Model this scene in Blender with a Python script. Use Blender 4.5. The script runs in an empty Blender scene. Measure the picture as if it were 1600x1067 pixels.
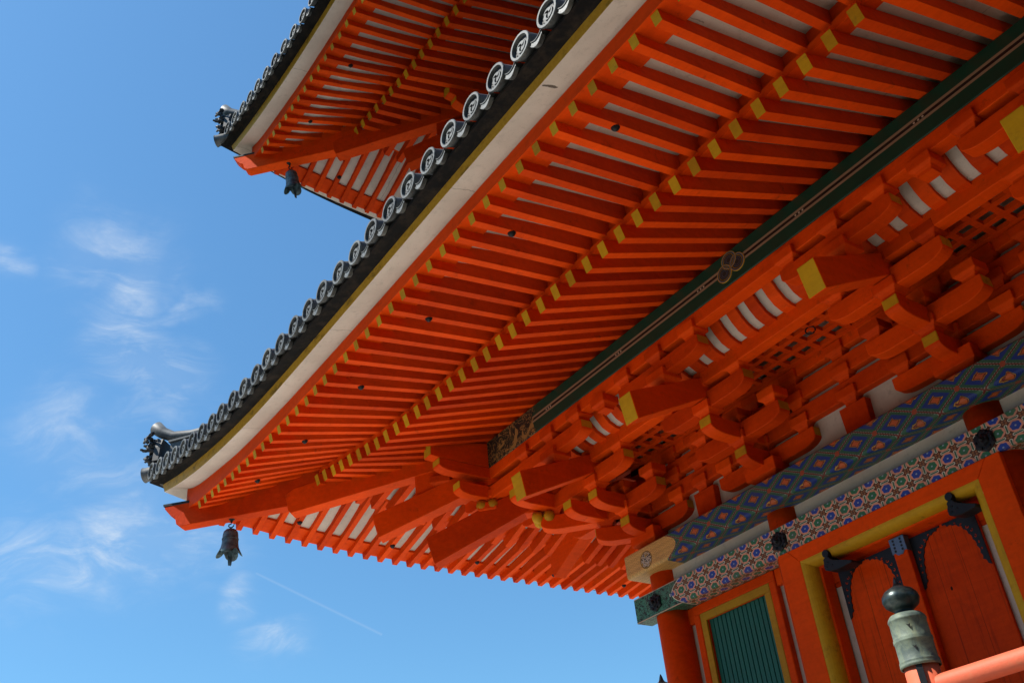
import bpy, bmesh, math, random
from mathutils import Vector, Matrix
random.seed(7)
S = bpy.context.scene
C = S.collection
rad = math.radians

# ------------------------------------------------------------------ camera
cam = bpy.data.cameras.new("camera")
cam.sensor_width = 36.0
cam.lens = 1568.57 / 1600 * 36
cam.clip_start, cam.clip_end = 0.05, 3000
camo = bpy.data.objects.new("camera", cam)
C.objects.link(camo)
RIGHT = Vector((0.5535146, 0.8281507, -0.0882498))
DOWN = Vector((-0.4935208, 0.2407986, -0.8357352))
FWD = Vector((-0.6708642, 0.5061448, 0.5419951))
CAMPOS = Vector((6.8326575, -6.6627409, -2.9544546))
mw = Matrix((RIGHT, -DOWN, -FWD)).transposed().to_4x4()
mw.translation = CAMPOS
camo.matrix_world = mw
S.camera = camo
S.render.resolution_x, S.render.resolution_y = 1024, 682
S.render.film_transparent = False
S.cycles.diffuse_bounces = 2
S.cycles.max_bounces = 8

# ------------------------------------------------------------------ light
SUN_EL, SUN_AZ = 51.0, (-0.42, -0.907)         # horizontal direction towards the sun
S.view_settings.view_transform = 'Standard'
S.view_settings.look = 'None'
S.view_settings.exposure = 0.50
S.view_settings.gamma = 1.0
h = Vector((SUN_AZ[0], SUN_AZ[1], 0)).normalized()
sdir = (h * math.cos(rad(SUN_EL)) + Vector((0, 0, math.sin(rad(SUN_EL))))).normalized()
sun = bpy.data.lights.new("sun", 'SUN')
sun.energy, sun.angle, sun.color = 5.0, rad(0.53), (1.0, 0.95, 0.86)
suno = bpy.data.objects.new("sun", sun)
C.objects.link(suno)
suno.rotation_euler = sdir.to_track_quat('Z', 'Y').to_euler()
suno.location = (0, -20, 30)


# ------------------------------------------------------------------ node maths helper
class X:
    """a socket or number with operators that build math nodes"""
    nt = None

    def __init__(s, v): s.v = v

    @staticmethod
    def m(op, *a, clamp=False):
        n = X.nt.nodes.new('ShaderNodeMath'); n.operation = op; n.use_clamp = clamp
        for i, q in enumerate(a):
            q = q.v if isinstance(q, X) else q
            if isinstance(q, (int, float)): n.inputs[i].default_value = q
            else: X.nt.links.new(q, n.inputs[i])
        return X(n.outputs[0])

    def __add__(s, o): return X.m('ADD', s, o)
    __radd__ = __add__
    def __sub__(s, o): return X.m('SUBTRACT', s, o)
    def __rsub__(s, o): return X.m('SUBTRACT', o, s)
    def __mul__(s, o): return X.m('MULTIPLY', s, o)
    __rmul__ = __mul__
    def __truediv__(s, o): return X.m('DIVIDE', s, o)
    def lt(s, o): return X.m('LESS_THAN', s, o)
    def gt(s, o): return X.m('GREATER_THAN', s, o)
    def abs(s): return X.m('ABSOLUTE', s)
    def pp(s, p): return X.m('PINGPONG', s, p)
    def mod(s, p): return X.m('FLOORED_MODULO', s, p)
    def max(s, o): return X.m('MAXIMUM', s, o)
    def min(s, o): return X.m('MINIMUM', s, o)
    def pow(s, o): return X.m('POWER', s, o)
    def sin(s): return X.m('SINE', s)
    def sqrt(s): return X.m('SQRT', s)
    def exp(s): return X.m('EXPONENT', s)
    def clamp(s): return X.m('ADD', s, 0.0, clamp=True)


def length(a, b): return (a * a + b * b).sqrt()


def mixc(fac, a, b):
    """colour mix; a and b are colour tuples or sockets"""
    n = X.nt.nodes.new('ShaderNodeMix'); n.data_type = 'RGBA'
    f = fac.v if isinstance(fac, X) else fac
    if isinstance(f, (int, float)): n.inputs[0].default_value = f
    else: X.nt.links.new(f, n.inputs[0])
    for i, q in ((6, a), (7, b)):
        if isinstance(q, tuple): n.inputs[i].default_value = (*q[:3], 1)
        else: X.nt.links.new(q, n.inputs[i])
    return n.outputs[2]


def coords(kind='Position'):
    if kind == 'Position':
        so = X.nt.nodes.new('ShaderNodeNewGeometry').outputs['Position']
    else:
        so = X.nt.nodes.new('ShaderNodeTexCoord').outputs[kind]
    sp = X.nt.nodes.new('ShaderNodeSeparateXYZ')
    X.nt.links.new(so, sp.inputs[0])
    return so, X(sp.outputs[0]), X(sp.outputs[1]), X(sp.outputs[2])


def noise(vec, scale, detail=3, rough=0.55, dist=0.0, sc3=None):
    if sc3:
        mp = X.nt.nodes.new('ShaderNodeMapping'); mp.inputs['Scale'].default_value = sc3
        X.nt.links.new(vec, mp.inputs[0]); vec = mp.outputs[0]
    n = X.nt.nodes.new('ShaderNodeTexNoise')
    n.inputs['Scale'].default_value = scale; n.inputs['Detail'].default_value = detail
    n.inputs['Roughness'].default_value = rough; n.inputs['Distortion'].default_value = dist
    X.nt.links.new(vec, n.inputs['Vector'])
    return X(n.outputs['Fac'])


def smooth(x, a, b):
    n = X.nt.nodes.new('ShaderNodeMapRange'); n.interpolation_type = 'SMOOTHSTEP'
    X.nt.links.new(x.v, n.inputs[0]); n.inputs[1].default_value = a; n.inputs[2].default_value = b
    return X(n.outputs[0])


def mat(name, build, rough=0.5, metal=0.0, spec=0.4, bump=0.0, bump_scale=60):
    m = bpy.data.materials.new(name); m.use_nodes = True
    nt = m.node_tree; X.nt = nt
    b = nt.nodes['Principled BSDF']
    b.inputs['Roughness'].default_value = rough
    b.inputs['Metallic'].default_value = metal
    b.inputs['Specular IOR Level'].default_value = spec
    vec, x, y, z = coords()
    col = build(vec, x, y, z)
    if isinstance(col, tuple): b.inputs['Base Color'].default_value = (*col[:3], 1)
    else: nt.links.new(col, b.inputs['Base Color'])
    if bump:
        h = noise(vec, bump_scale, 4, 0.6)
        bn = nt.nodes.new('ShaderNodeBump'); bn.inputs['Strength'].default_value = bump
        bn.inputs['Distance'].default_value = 0.01
        nt.links.new(h.v, bn.inputs['Height']); nt.links.new(bn.outputs[0], b.inputs['Normal'])
    return m


def rnd():
    n = X.nt.nodes.new('ShaderNodeObjectInfo'); return X(n.outputs['Random'])


def paint(base, worn, var=0.22, dirt=0.5):
    """painted timber: slow patches, grain along the piece, scuffs, water marks; each piece a slightly different tone"""
    def f(vec, x, y, z):
        a = noise(vec, 1.9, 5, 0.65)
        g = noise(vec, 24, 4, 0.65, sc3=(1, 0.07, 1))
        g2 = noise(vec, 24, 4, 0.65, sc3=(0.07, 1, 1))
        k = (a - 0.5) * 1.1 + (g - 0.5) * 0.55 + (g2 - 0.5) * 0.55 + (rnd() - 0.5) * 0.75 + 0.5
        lo = (base[0] * (1 - var), base[1] * (1 - 1.25 * var), base[2]); hi = (min(1, base[0] * (1 + var)), base[1] * (1 + 1.5 * var), base[2] * 1.5)
        c = mixc(k.clamp(), lo, hi)
        sp = smooth(noise(vec, 6, 7, 0.75), 0.56, 0.74)
        c = mixc(sp * dirt, c, worn)
        st = smooth(noise(vec, 45, 4, 0.7), 0.66, 0.74)
        return mixc(st * 0.45, c, (worn[0] * 0.45, worn[1] * 0.5, worn[2] * 0.6))
    return f


VERM = (0.80, 0.062, 0.0010)
M = {}
M['verm'] = mat('vermilion_paint', paint(VERM, (0.42, 0.036, 0.006), 0.28, 0.7), 0.65, spec=0.10, bump=0.18, bump_scale=35)
def _door(vec, x, y, z):
    base = paint(VERM, (0.40, 0.035, 0.006), 0.25, 0.6)(vec, x, y, z)
    g = noise(vec, 55, 5, 0.7, sc3=(1, 1, 0.035))
    c = mixc(smooth(g, 0.50, 0.72) * 0.55, base, (0.22, 0.016, 0.003))
    u = (x - 1.95 + (noise(vec, 3, 2) - 0.5) * 0.01).mod(0.213)
    c = mixc(u.lt(0.0035) * 0.75, c, (0.10, 0.010, 0.002))
    kn = length(x - 2.86, (z + 0.80) * 0.6).lt(0.009)
    return mixc(kn, c, (0.02, 0.006, 0.003))
M['door'] = mat('weathered_door_planks', _door, 0.6, spec=0.1, bump=0.3, bump_scale=30)
M['verm_pale'] = mat('pale_vermilion', paint((0.66, 0.13, 0.05), (0.5, 0.2, 0.1), 0.14), 0.6, bump=0.15)  # paler vermilion for the railing posts and rails
M['yellow'] = mat('yellow_ochre_paint', paint((0.60, 0.31, 0.010), (0.28, 0.15, 0.02), 0.24, 0.8), 0.6, spec=0.2, bump=0.15)


def _edge_yellow(vec, x, y, z):
    n = noise(vec, 5, 6, 0.7, sc3=(1, 1, 2.5))
    n2 = noise(vec, 40, 3, 0.6)
    c = mixc(smooth(n2, 0.3, 0.7), (0.50, 0.27, 0.022), (0.58, 0.34, 0.035))
    return mixc(smooth(n, 0.52, 0.70) * 0.8, c, (0.10, 0.062, 0.012))
M['edge_yellow'] = mat('weathered_yellow_edge', _edge_yellow, 0.6)


CRACK = (3.572, -3.70)


def _plaster(vec, x, y, z):
    n = noise(vec, 1.3, 5, 0.65)
    st = noise(vec, 16, 6, 0.75)
    d = noise(vec, 110, 2, 0.6)
    c = mixc(smooth(n, 0.35, 0.7), (0.72, 0.63, 0.555), (0.59, 0.505, 0.44))
    c = mixc(smooth(st, 0.52, 0.72) * 0.5, c, (0.42, 0.36, 0.31))
    c = mixc(smooth(d, 0.64, 0.74) * 0.5, c, (0.25, 0.21, 0.18))
    wob = (noise(vec, 12, 3) - 0.5) * 0.05
    front = y.lt(-3.2)
    sx = x * front + y * (1.0 - front)
    jl = ((sx + wob + 0.4).mod(1.93) - 0.965).abs().lt(0.004) * 0.55
    c = mixc(jl, c, (0.20, 0.16, 0.13))
    ck = length((x - CRACK[0] - (y - CRACK[1]) * 0.12 + wob * 0.6) / 0.011, (y - CRACK[1]) / 0.058).lt(1.0) * z.lt(2.0) * z.gt(1.5)
    return mixc(ck * 0.85, c, (0.06, 0.04, 0.03))
M['white'] = mat('aged_white_paint', _plaster, 0.75, spec=0.2)
M['black'] = mat('black_lacquer', lambda v, x, y, z: mixc(noise(v, 14, 4), (0.012, 0.012, 0.013), (0.035, 0.033, 0.032)), 0.45)
M['iron'] = mat('dark_iron_fitting', lambda v, x, y, z: mixc(noise(v, 40, 4), (0.005, 0.006, 0.008), (0.016, 0.019, 0.026)), 0.5, metal=0.0, spec=0.3, bump=0.1)
M['bluesteel'] = mat('blue_grey_metal', lambda v, x, y, z: mixc(noise(v, 30, 4), (0.10, 0.15, 0.23), (0.15, 0.20, 0.29)), 0.45, metal=0.4)


def _tile(vec, x, y, z):
    n = noise(vec, 8, 5, 0.7); n2 = noise(vec, 60, 3)
    c = mixc(smooth(n, 0.35, 0.7), (0.085, 0.092, 0.10), (0.16, 0.17, 0.175))
    c = mixc(smooth(n2, 0.58, 0.72) * 0.4, c, (0.26, 0.28, 0.27))
    return mixc((rnd() - 0.5).abs() * 0.5, c, (0.10, 0.105, 0.11))
M['tile'] = mat('grey_roof_tile', _tile, 0.55, spec=0.45, bump=0.05, bump_scale=90)
M['tile_rim'] = mat('pale_tile_rim', lambda v, x, y, z: mixc(((rnd() - 0.5) * 0.8 + smooth(noise(v, 22, 6, 0.75), 0.30, 0.72)).clamp(), (0.045, 0.05, 0.055), (0.155, 0.168, 0.168)), 0.6, spec=0.35, bump=0.06)
M['tile_dark'] = mat('dark_tile', lambda v, x, y, z: mixc(noise(v, 30, 4), (0.018, 0.020, 0.024), (0.05, 0.054, 0.06)), 0.6)  # darker tile tone; on the disc faces it carries rim shade
M['tile_bed'] = mat('black_tile_bed', lambda v, x, y, z: mixc(smooth(noise(v, 9, 5, 0.7, sc3=(1, 1, 3)), 0.4, 0.75), (0.006, 0.006, 0.007), (0.03, 0.022, 0.017)), 0.8, spec=0.15, bump=0.25, bump_scale=25)


def _drip(vec, x, y, z):
    w = noise(vec, 55, 2, 0.5, dist=2.5)
    s = ((w - 0.5).abs()).lt(0.045)
    return mixc(s, (0.035, 0.037, 0.042), (0.24, 0.26, 0.26))
M['drip'] = mat('scrollwork_drip_tile', _drip, 0.5)


def _lattice_green(vec, x, y, z):
    n = noise(vec, 20, 4, sc3=(1, 1, 0.15))
    return mixc(n, (0.004, 0.085, 0.052), (0.008, 0.135, 0.085))
M['lattice'] = mat('green_window_bars', _lattice_green, 0.45)


def _purlin(vec, x, y, z):
    """green beam, black centre line between beige borders with groups of pale dots; gold waves on black at the corner end"""
    g = mixc(noise(vec, 6, 4), (0.004, 0.036, 0.020), (0.008, 0.060, 0.032))
    t = (z - 1.842).abs()
    along = x.min(y + 1000.0)          # front beam runs along x
    front = (y + 1.19).abs().lt(0.02)
    s = x * front + y * (1.0 - front)
    g = mixc(t.lt(0.034), g, (0.30, 0.20, 0.12))
    g = mixc(t.lt(0.012), g, (0.012, 0.006, 0.005))
    u = (s - 0.057 + 0.5535).mod(1.107) - 0.5535
    dd = (u.abs() - 0.0).pp(0.018)
    dots = (u.abs().lt(0.046)) * (length((u + 0.054).mod(0.036) - 0.018, z - 1.842).lt(0.0085))
    g = mixc(dots, g, (0.50, 0.42, 0.32))
    # corner end: black ground with gold scrolls
    q = noise(vec, 9, 3, 0.55, dist=1.8)
    sc = ((q - 0.5).abs().lt(0.02)).max(((noise(vec, 15, 2, 0.5, dist=1.2) - 0.55).abs().lt(0.022)) * (z + noise(vec, 4, 2) * 0.1).lt(1.82))
    sc = sc.max(smooth(noise(vec, 7, 3, 0.6, dist=0.8), 0.56, 0.58) * s.gt(-0.85))
    edge = s + (noise(vec, 14, 2) - 0.5) * 0.18
    e = mixc(sc, (0.012, 0.016, 0.015), (0.36, 0.20, 0.06))
    return mixc(edge.lt(-0.20), g, e)
M['purlin'] = mat('green_purlin_paint', _purlin, 0.5)

PINK, BLUE, GREEN, BROWN, PALE = (0.82, 0.37, 0.24), (0.015, 0.065, 0.42), (0.03, 0.19, 0.09), (0.11, 0.030, 0.010), (0.80, 0.80, 0.64)


def aged(vec, col, amt=0.4):
    n = smooth(noise(vec, 6, 6, 0.7), 0.45, 0.72); f = noise(vec, 80, 3, 0.65)
    col = mixc(n * amt, col, (0.13, 0.10, 0.075))
    return mixc(smooth(f, 0.60, 0.72) * 0.4, col, (0.07, 0.055, 0.045))


def _headtie(vec, x, y, z):
    """octagon medallions, blue and green by turns, green bars between them, brown crosses; green scrolls at the end"""
    P = 0.1385
    v = (z - 0.012 + (y + 0.14)) * 1.29
    # tile indices for checkerboard
    cx = (x - 1.885 + P / 2).mod(P) - P / 2
    cy = (v + P / 2).mod(P) - P / 2
    px = ((x - 1.885 + P / 2).mod(2 * P)).gt(P)
    py = ((v + P / 2).mod(2 * P)).gt(P)
    green = (px - py).abs().gt(0.5)
    r = length(cx, cy)
    octo = (cx.abs().max(cy.abs())).max((cx.abs() + cy.abs()) * 0.74)
    col = BROWN
    # brown cross ornaments in the cell corners
    kx, ky = P / 2 - cx.abs(), P / 2 - cy.abs()
    kr = (kx.max(ky))
    col = mixc(length(kx - 0.012, ky - 0.012).lt(0.009), col, (0.36, 0.15, 0.05))
    # bars
    def bar(a, b):
        la, lb = (P / 2 - a.abs()), b.abs()
        d = (la * 1.0).max((lb - 0.031).max(0.0) * 1.0 + la * 0.6)
        return d
    for a, b in ((cx, cy), (cy, cx)):
        d = bar(a, b)
        col = mixc(d.lt(0.0135), col, PALE)
        col = mixc(d.lt(0.0065), col, (0.02, 0.13, 0.07))
    col = mixc(octo.lt(0.0595), col, (0.30, 0.07, 0.03))
    col = mixc(octo.lt(0.0572), col, PINK)
    petal = r * (1.0 + 0.07 * (X.m('ARCTAN2', cy, cx) * 6.0).sin())
    flower = mixc(green, BLUE, GREEN)
    col = mixc(petal.lt(0.0405), col, flower)
    col = mixc(r.lt(0.008), col, (0.35, 0.45, 0.55))
    # end field with scrolls
    sw = noise(vec, 34, 1.5, 0.5, dist=1.6)
    end = mixc((sw - 0.5).abs().lt(0.045), (0.06, 0.24, 0.15), (0.008, 0.012, 0.010))
    end = mixc((noise(vec, 26, 1, 0.5, dist=0.8)).gt(0.62), end, (0.010, 0.016, 0.013))
    zz = (z - 0.012).abs()
    under = y.gt(-0.138)
    xb = 0.24 + 0.12 * (zz / 0.11).pow(2.0) - 0.03 * zz.lt(0.014)
    xb = xb * (1.0 - under) + 0.36 * under
    col = mixc(x.lt(xb), col, PALE)
    col = mixc(x.lt(xb - 0.011), col, end)
    edge = (zz.gt(0.108)) * x.lt(xb) * (1.0 - under)
    return aged(vec, mixc(edge, col, (0.62, 0.42, 0.30)))
M['headtie'] = mat('medallion_pattern_paint', _headtie, 0.5)


def _plate(vec, x, y, z):
    """diamond lattice in blue and green with orange flowers; gold fret at the end"""
    P, H = 0.3735, 0.105
    v = z - 0.402 + (y + 0.26)
    a = (x - 2.09 + P / 2).mod(P) - P / 2
    b = (v + H).mod(2 * H) - H
    # diamond coordinates: 0 on the lattice lines, 1 in the diamond centres
    m1 = (a.abs() / (P / 2)); m2 = (b.abs() / H)
    d0 = (m1 - m2).abs()                      # 0 on the diagonals through crossings
    q = d0
    fine = noise(vec, 60, 3, 0.6)
    q = q + (fine - 0.5) * 0.06
    stripes = ((x * 1.0 + v * 1.6) * 420.0).sin()
    col = mixc(fine, (0.008, 0.07, 0.042), (0.05, 0.17, 0.10))
    col = mixc(q.gt(0.33), col, mixc((stripes * 0.5 + 0.5), (0.006, 0.024, 0.16), (0.016, 0.055, 0.34)))
    flo = q + (X.m('ARCTAN2', b, a) * 8.0).sin() * 0.07 + (fine - 0.5) * 0.15
    col = mixc(flo.gt(0.62), col, (0.012, 0.05, 0.03))
    col = mixc(flo.gt(0.66), col, (0.55, 0.30, 0.06))
    col = mixc(flo.gt(0.70), col, (0.16, 0.02, 0.01))
    col = mixc(flo.gt(0.78), col, (0.55, 0.12, 0.03))
    dash = ((x * 300.0).sin()).gt(-0.2)
    col = mixc(q.lt(0.10) * dash, col, (0.27, 0.30, 0.27))
    col = mixc(q.lt(0.055), col, (0.16, 0.020, 0.014))
    rc = length(a, b * 1.0)
    col = mixc(rc.lt(0.022), col, (0.36, 0.07, 0.03))
    # gold end
    u1 = (x + v) * 1.0; u2 = x - v
    chk = (((u1 / 0.052).mod(2.0)).gt(1.0) - ((u2 / 0.052).mod(2.0)).gt(1.0)).abs().gt(0.5)
    l1 = (((u1 / 0.013).mod(1.0)).gt(0.62)); l2 = (((u2 / 0.013).mod(1.0)).gt(0.62))
    fret = l1 * chk + l2 * (1.0 - chk)
    gold = mixc(fret, (0.84, 0.50, 0.16), (0.30, 0.13, 0.03))
    zz = (z - 0.402).abs()
    xe = 0.52 - 0.16 * (zz / 0.115).pow(2.0)
    col = mixc(x.lt(xe), col, gold)
    # round crest with pale leaves
    ex, ez = x - 0.095, z - 0.384
    er = length(ex, ez)
    fl = noise(vec, 45, 1, 0.4)
    crest = mixc((fl - 0.5).abs().lt(0.09), (0.035, 0.022, 0.012), (0.50, 0.44, 0.38))
    crest = mixc(fl.gt(0.62), crest, (0.42, 0.24, 0.03))
    crest = mixc(er.gt(0.072), crest, (0.42, 0.24, 0.05))
    crest = mixc(er.gt(0.078), crest, (0.05, 0.03, 0.012))
    return aged(vec, mixc(er.lt(0.084) * y.lt(-0.255), col, crest), 0.3)
M['plate'] = mat('diamond_pattern_paint', _plate, 0.5)


def _bronze(vec, x, y, z):
    n = noise(vec, 9, 5, 0.65, dist=0.6); s = noise(vec, 30, 4, 0.6, sc3=(1, 1, 0.3))
    c = mixc(smooth(n, 0.35, 0.65), (0.085, 0.115, 0.105), (0.20, 0.25, 0.19))
    return mixc(smooth(s, 0.5, 0.75) * 0.6, c, (0.27, 0.29, 0.17))
M['patina'] = mat('green_bronze_patina', _bronze, 0.6, metal=0.1, spec=0.3, bump=0.15)
M['dark_bronze'] = mat('dark_bronze', lambda v, x, y, z: mixc(smooth(noise(v, 12, 5, 0.65), 0.4, 0.7), (0.02, 0.035, 0.04), (0.08, 0.10, 0.09)), 0.35, metal=0.5, bump=0.08)
M['bell'] = mat('bell_bronze', lambda v, x, y, z: mixc(smooth(noise(v, 16, 5, 0.65), 0.35, 0.7), (0.04, 0.06, 0.075), (0.13, 0.21, 0.24)), 0.5, metal=0.3, bump=0.1)
M['earth'] = mat('trodden_earth', lambda v, x, y, z: mixc(smooth(noise(v, 3.0, 8, 0.75), 0.3, 0.7), (0.10, 0.085, 0.06), (0.20, 0.17, 0.13)), 0.9, spec=0.1)
M['gravel'] = mat('bounce_gravel', lambda v, x, y, z: mixc(smooth(noise(v, 60.0, 6, 0.75), 0.3, 0.7), (0.52, 0.48, 0.41), (0.72, 0.68, 0.60)), 0.9, spec=0.1)
M['wood'] = mat('added_hillside', lambda v, x, y, z: mixc(smooth(noise(v, 0.6, 8, 0.75), 0.3, 0.7), (0.02, 0.035, 0.012), (0.07, 0.10, 0.035)), 0.9, spec=0.1)
M['stone'] = mat('granite', lambda v, x, y, z: mixc(noise(v, 40, 5, 0.7), (0.16, 0.155, 0.145), (0.28, 0.27, 0.25)), 0.8)
M['floor'] = mat('veranda_boards', lambda v, x, y, z: mixc(noise(v, 12, 4, sc3=(1, 0.08, 1)), (0.045, 0.032, 0.022), (0.085, 0.062, 0.042)), 0.7)


# ------------------------------------------------------------------ mesh builder
class MB:
    def __init__(s): s.v, s.f, s.m, s.sm = [], [], [], []

    def add(s, verts, faces, mats=0, smooth=False):
        o = len(s.v); s.v += [tuple(p) for p in verts]
        for i, f in enumerate(faces):
            s.f.append([o + k for k in f]); s.m.append(mats if isinstance(mats, int) else mats[i]); s.sm.append(smooth)

    def hexa(s, p, m=0, end=None, endm=1):
        """8 corners: bottom 0-3, top 4-7 (same order); end = index of a face to carry material endm"""
        F = [(0, 3, 2, 1), (4, 5, 6, 7), (0, 1, 5, 4), (1, 2, 6, 5), (2, 3, 7, 6), (3, 0, 4, 7)]
        s.add(p, F, [endm if (end is not None and i in (end if isinstance(end, (list, tuple)) else (end,))) else m for i in range(6)])

    def box(s, x0, x1, y0, y1, z0, z1, m=0, end=None, endm=1):
        s.hexa([(x0, y0, z0), (x1, y0, z0), (x1, y1, z0), (x0, y1, z0), (x0, y0, z1), (x1, y0, z1), (x1, y1, z1), (x0, y1, z1)], m, end, endm)

    def prism(s, prof, place, lo, hi, m=0, sidem=None):
        """profile of 2-D points, place(a, b, t) -> xyz, extruded from lo to hi; sidem gives materials for the side faces"""
        n = len(prof)
        vs = [place(a, b, lo) for a, b in prof] + [place(a, b, hi) for a, b in prof]
        fs = [tuple(range(n)), tuple(range(2 * n - 1, n - 1, -1))]
        ms = [m, m]
        for i in range(n):
            j = (i + 1) % n
            fs.append((i, j, n + j, n + i)); ms.append(sidem[i] if sidem else m)
        s.add(vs, fs, ms)

    def loft(s, rings, m=0, closed=True, cap=True, smooth=False, mats=None):
        n = len(rings[0]); vs = [p for r in rings for p in r]; fs, ms = [], []
        for i in range(len(rings) - 1):
            for k in range(n if closed else n - 1):
                k2 = (k + 1) % n
                fs.append((i * n + k, i * n + k2, (i + 1) * n + k2, (i + 1) * n + k)); ms.append(mats[k] if mats else m)
        s.add(vs, fs, ms, smooth)
        if cap and closed:
            s.add(rings[0], [tuple(range(n))], m); s.add(rings[-1], [tuple(range(n))], m)

    def tube(s, pts, r, n=8, m=0, smooth=True, cap=True):
        rings = []; pts = [Vector(p) for p in pts]
        for i, p in enumerate(pts):
            d = (pts[min(i + 1, len(pts) - 1)] - pts[max(i - 1, 0)]).normalized()
            a = Vector((0, 0, 1)) if abs(d.z) < 0.9 else Vector((1, 0, 0))
            u = d.cross(a).normalized(); w = u.cross(d)
            rr = r[i] if isinstance(r, (list, tuple)) else r
            rings.append([p + (u * math.cos(2 * math.pi * k / n) + w * math.sin(2 * math.pi * k / n)) * rr for k in range(n)])
        s.loft(rings, m, True, cap, smooth)

    def lathe(s, prof, c=(0, 0, 0), n=24, m=0, smooth=True, mats=None):
        rings = [[(c[0] + r * math.cos(2 * math.pi * k / n), c[1] + r * math.sin(2 * math.pi * k / n), c[2] + z) for k in range(n)] for r, z in prof]
        vs = [p for r in rings for p in r]; fs, ms = [], []
        for i in range(len(rings) - 1):
            for k in range(n):
                k2 = (k + 1) % n
                fs.append((i * n + k, i * n + k2, (i + 1) * n + k2, (i + 1) * n + k)); ms.append(mats[i] if mats else m)
        s.add(vs, fs, ms, smooth)

    def mesh(s, name, mats, xf=None, recalc=True):
        me = bpy.data.meshes.new(name)
        me.from_pydata([xf(p) for p in s.v] if xf else s.v, [], s.f)
        for q in mats: me.materials.append(M[q] if isinstance(q, str) else q)
        for p, i, sm in zip(me.polygons, s.m, s.sm): p.material_index = i; p.use_smooth = sm
        if recalc:
            bm = bmesh.new(); bm.from_mesh(me); bmesh.ops.recalc_face_normals(bm, faces=bm.faces); bm.to_mesh(bm and me); bm.free()
        me.update(); return me


WL = {}


def put(name, mesh, parent=None, loc=(0, 0, 0), bevel=0.0, **kw):
    o = bpy.data.objects.new(name, mesh); C.objects.link(o)
    base = WL.get(parent, Vector((0, 0, 0))) if parent else Vector((0, 0, 0))
    WL[o] = Vector(loc)
    if parent: o.parent = parent
    o.location = Vector(loc) - base
    for k, v in kw.items(): o[k] = v
    if bevel:
        b = o.modifiers.new('edge', 'BEVEL'); b.width = bevel; b.segments = 1; b.limit_method = 'ANGLE'; b.angle_limit = rad(50)
    return o


def part(name, mb, mats, parent, bevel=0.0, xf=None, **kw):
    """one mesh part; geometry is in world coordinates, the object stays at the parent's base"""
    base = WL[parent]
    f = (lambda p: Vector(xf(p) if xf else p) - base)
    return put(name, mb.mesh(name, mats, f), parent, base, bevel, **kw)


def swap(p): return (p[1], p[0], p[2])


# ------------------------------------------------------------------ the tower's measures
XC = 2.59
COLS = [0.0, 1.6, 3.58, 5.18]
GROUND, FLOOR = -4.55, -2.65
SP = 0.1985


def curve(knots):
    """smooth monotone interpolation"""
    xs = [k[0] for k in knots]; ys = [k[1] for k in knots]
    n = len(xs); d = [(ys[i + 1] - ys[i]) / (xs[i + 1] - xs[i]) for i in range(n - 1)]
    t = [d[0]] + [0 if d[i - 1] * d[i] <= 0 else 2 * d[i - 1] * d[i] / (d[i - 1] + d[i]) for i in range(1, n - 1)] + [d[-1]]

    def f(x):
        if x <= xs[0]: return ys[0] + t[0] * (x - xs[0])
        if x >= xs[-1]: return ys[-1]
        for i in range(n - 1):
            if x <= xs[i + 1]:
                h = xs[i + 1] - xs[i]; u = (x - xs[i]) / h
                return (2 * u**3 - 3 * u**2 + 1) * ys[i] + (u**3 - 2 * u**2 + u) * h * t[i] + (-2 * u**3 + 3 * u**2) * ys[i + 1] + (u**3 - u**2) * h * t[i + 1]
    return f


# heights by the distance from the eave corner, each at its own offset
ZF = curve([(0, 1.775), (0.33, 1.714), (0.57, 1.687), (0.76, 1.668), (0.98, 1.640), (1.18, 1.620), (1.57, 1.590), (1.97, 1.567), (2.34, 1.552), (2.74, 1.542), (3.34, 1.538), (4.54, 1.541), (6.13, 1.549)])
ZJ = curve([(0.8, 1.72), (1.297, 1.640), (1.51, 1.606), (1.72, 1.586), (1.92, 1.571), (2.13, 1.556), (2.53, 1.538), (2.92, 1.518), (3.14, 1.506), (3.53, 1.495), (4.1, 1.490), (6.1, 1.487)])
ZWI = curve([(0, 2.095), (0.09, 2.06), (0.37, 1.985), (0.97, 1.894), (1.58, 1.818), (2.03, 1.789), (2.96, 1.753), (4.4, 1.742), (6.1, 1.748)])
ZWO = curve([(0, 2.113), (0.54, 1.982), (1.37, 1.838), (2.3, 1.745), (3.08, 1.706), (4.6, 1.697), (6.3, 1.703)])
ZYU = curve([(0, 2.206), (0.6, 2.069), (1.42, 1.932), (2.3, 1.835), (3.11, 1.787), (4.5, 1.761), (6.3, 1.768)])
ZT = curve([(0, 2.367), (0.256, 2.312), (0.595, 2.243), (0.95, 2.158), (1.29, 2.083), (1.56, 2.034), (1.89, 1.984), (2.2, 1.945), (2.48, 1.915), (3.2, 1.883), (3.9, 1.870), (6.5, 1.868)])

pag = put('pagoda', None, None, (XC, XC, GROUND), label='vermilion pagoda with two flared grey tiled eaves, seen from below at its corner', category='pagoda')


def project(p):
    d = Vector(p) - CAMPOS; z = d.dot(FWD)
    if z < 0.1: return None
    return 800 + 1568.57 * d.dot(RIGHT) / z, 533.5 + 1568.57 * d.dot(DOWN) / z, z


pools = {}


def pool(name, pts, mb, mats, bevel=0):
    """collect repeats; the 100 that show largest become parts of their own, the others one part"""
    best = None; c = sum((Vector(p) for p in pts), Vector()) / len(pts)
    for p in list(pts) + [c]:
        q = project(p)
        if q and -30 < q[0] < 1630 and -30 < q[1] < 1100 and (best is None or q[2] < best): best = q[2]
    pools.setdefault(name, []).append((best if best else 1e9, mb, mats))


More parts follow.
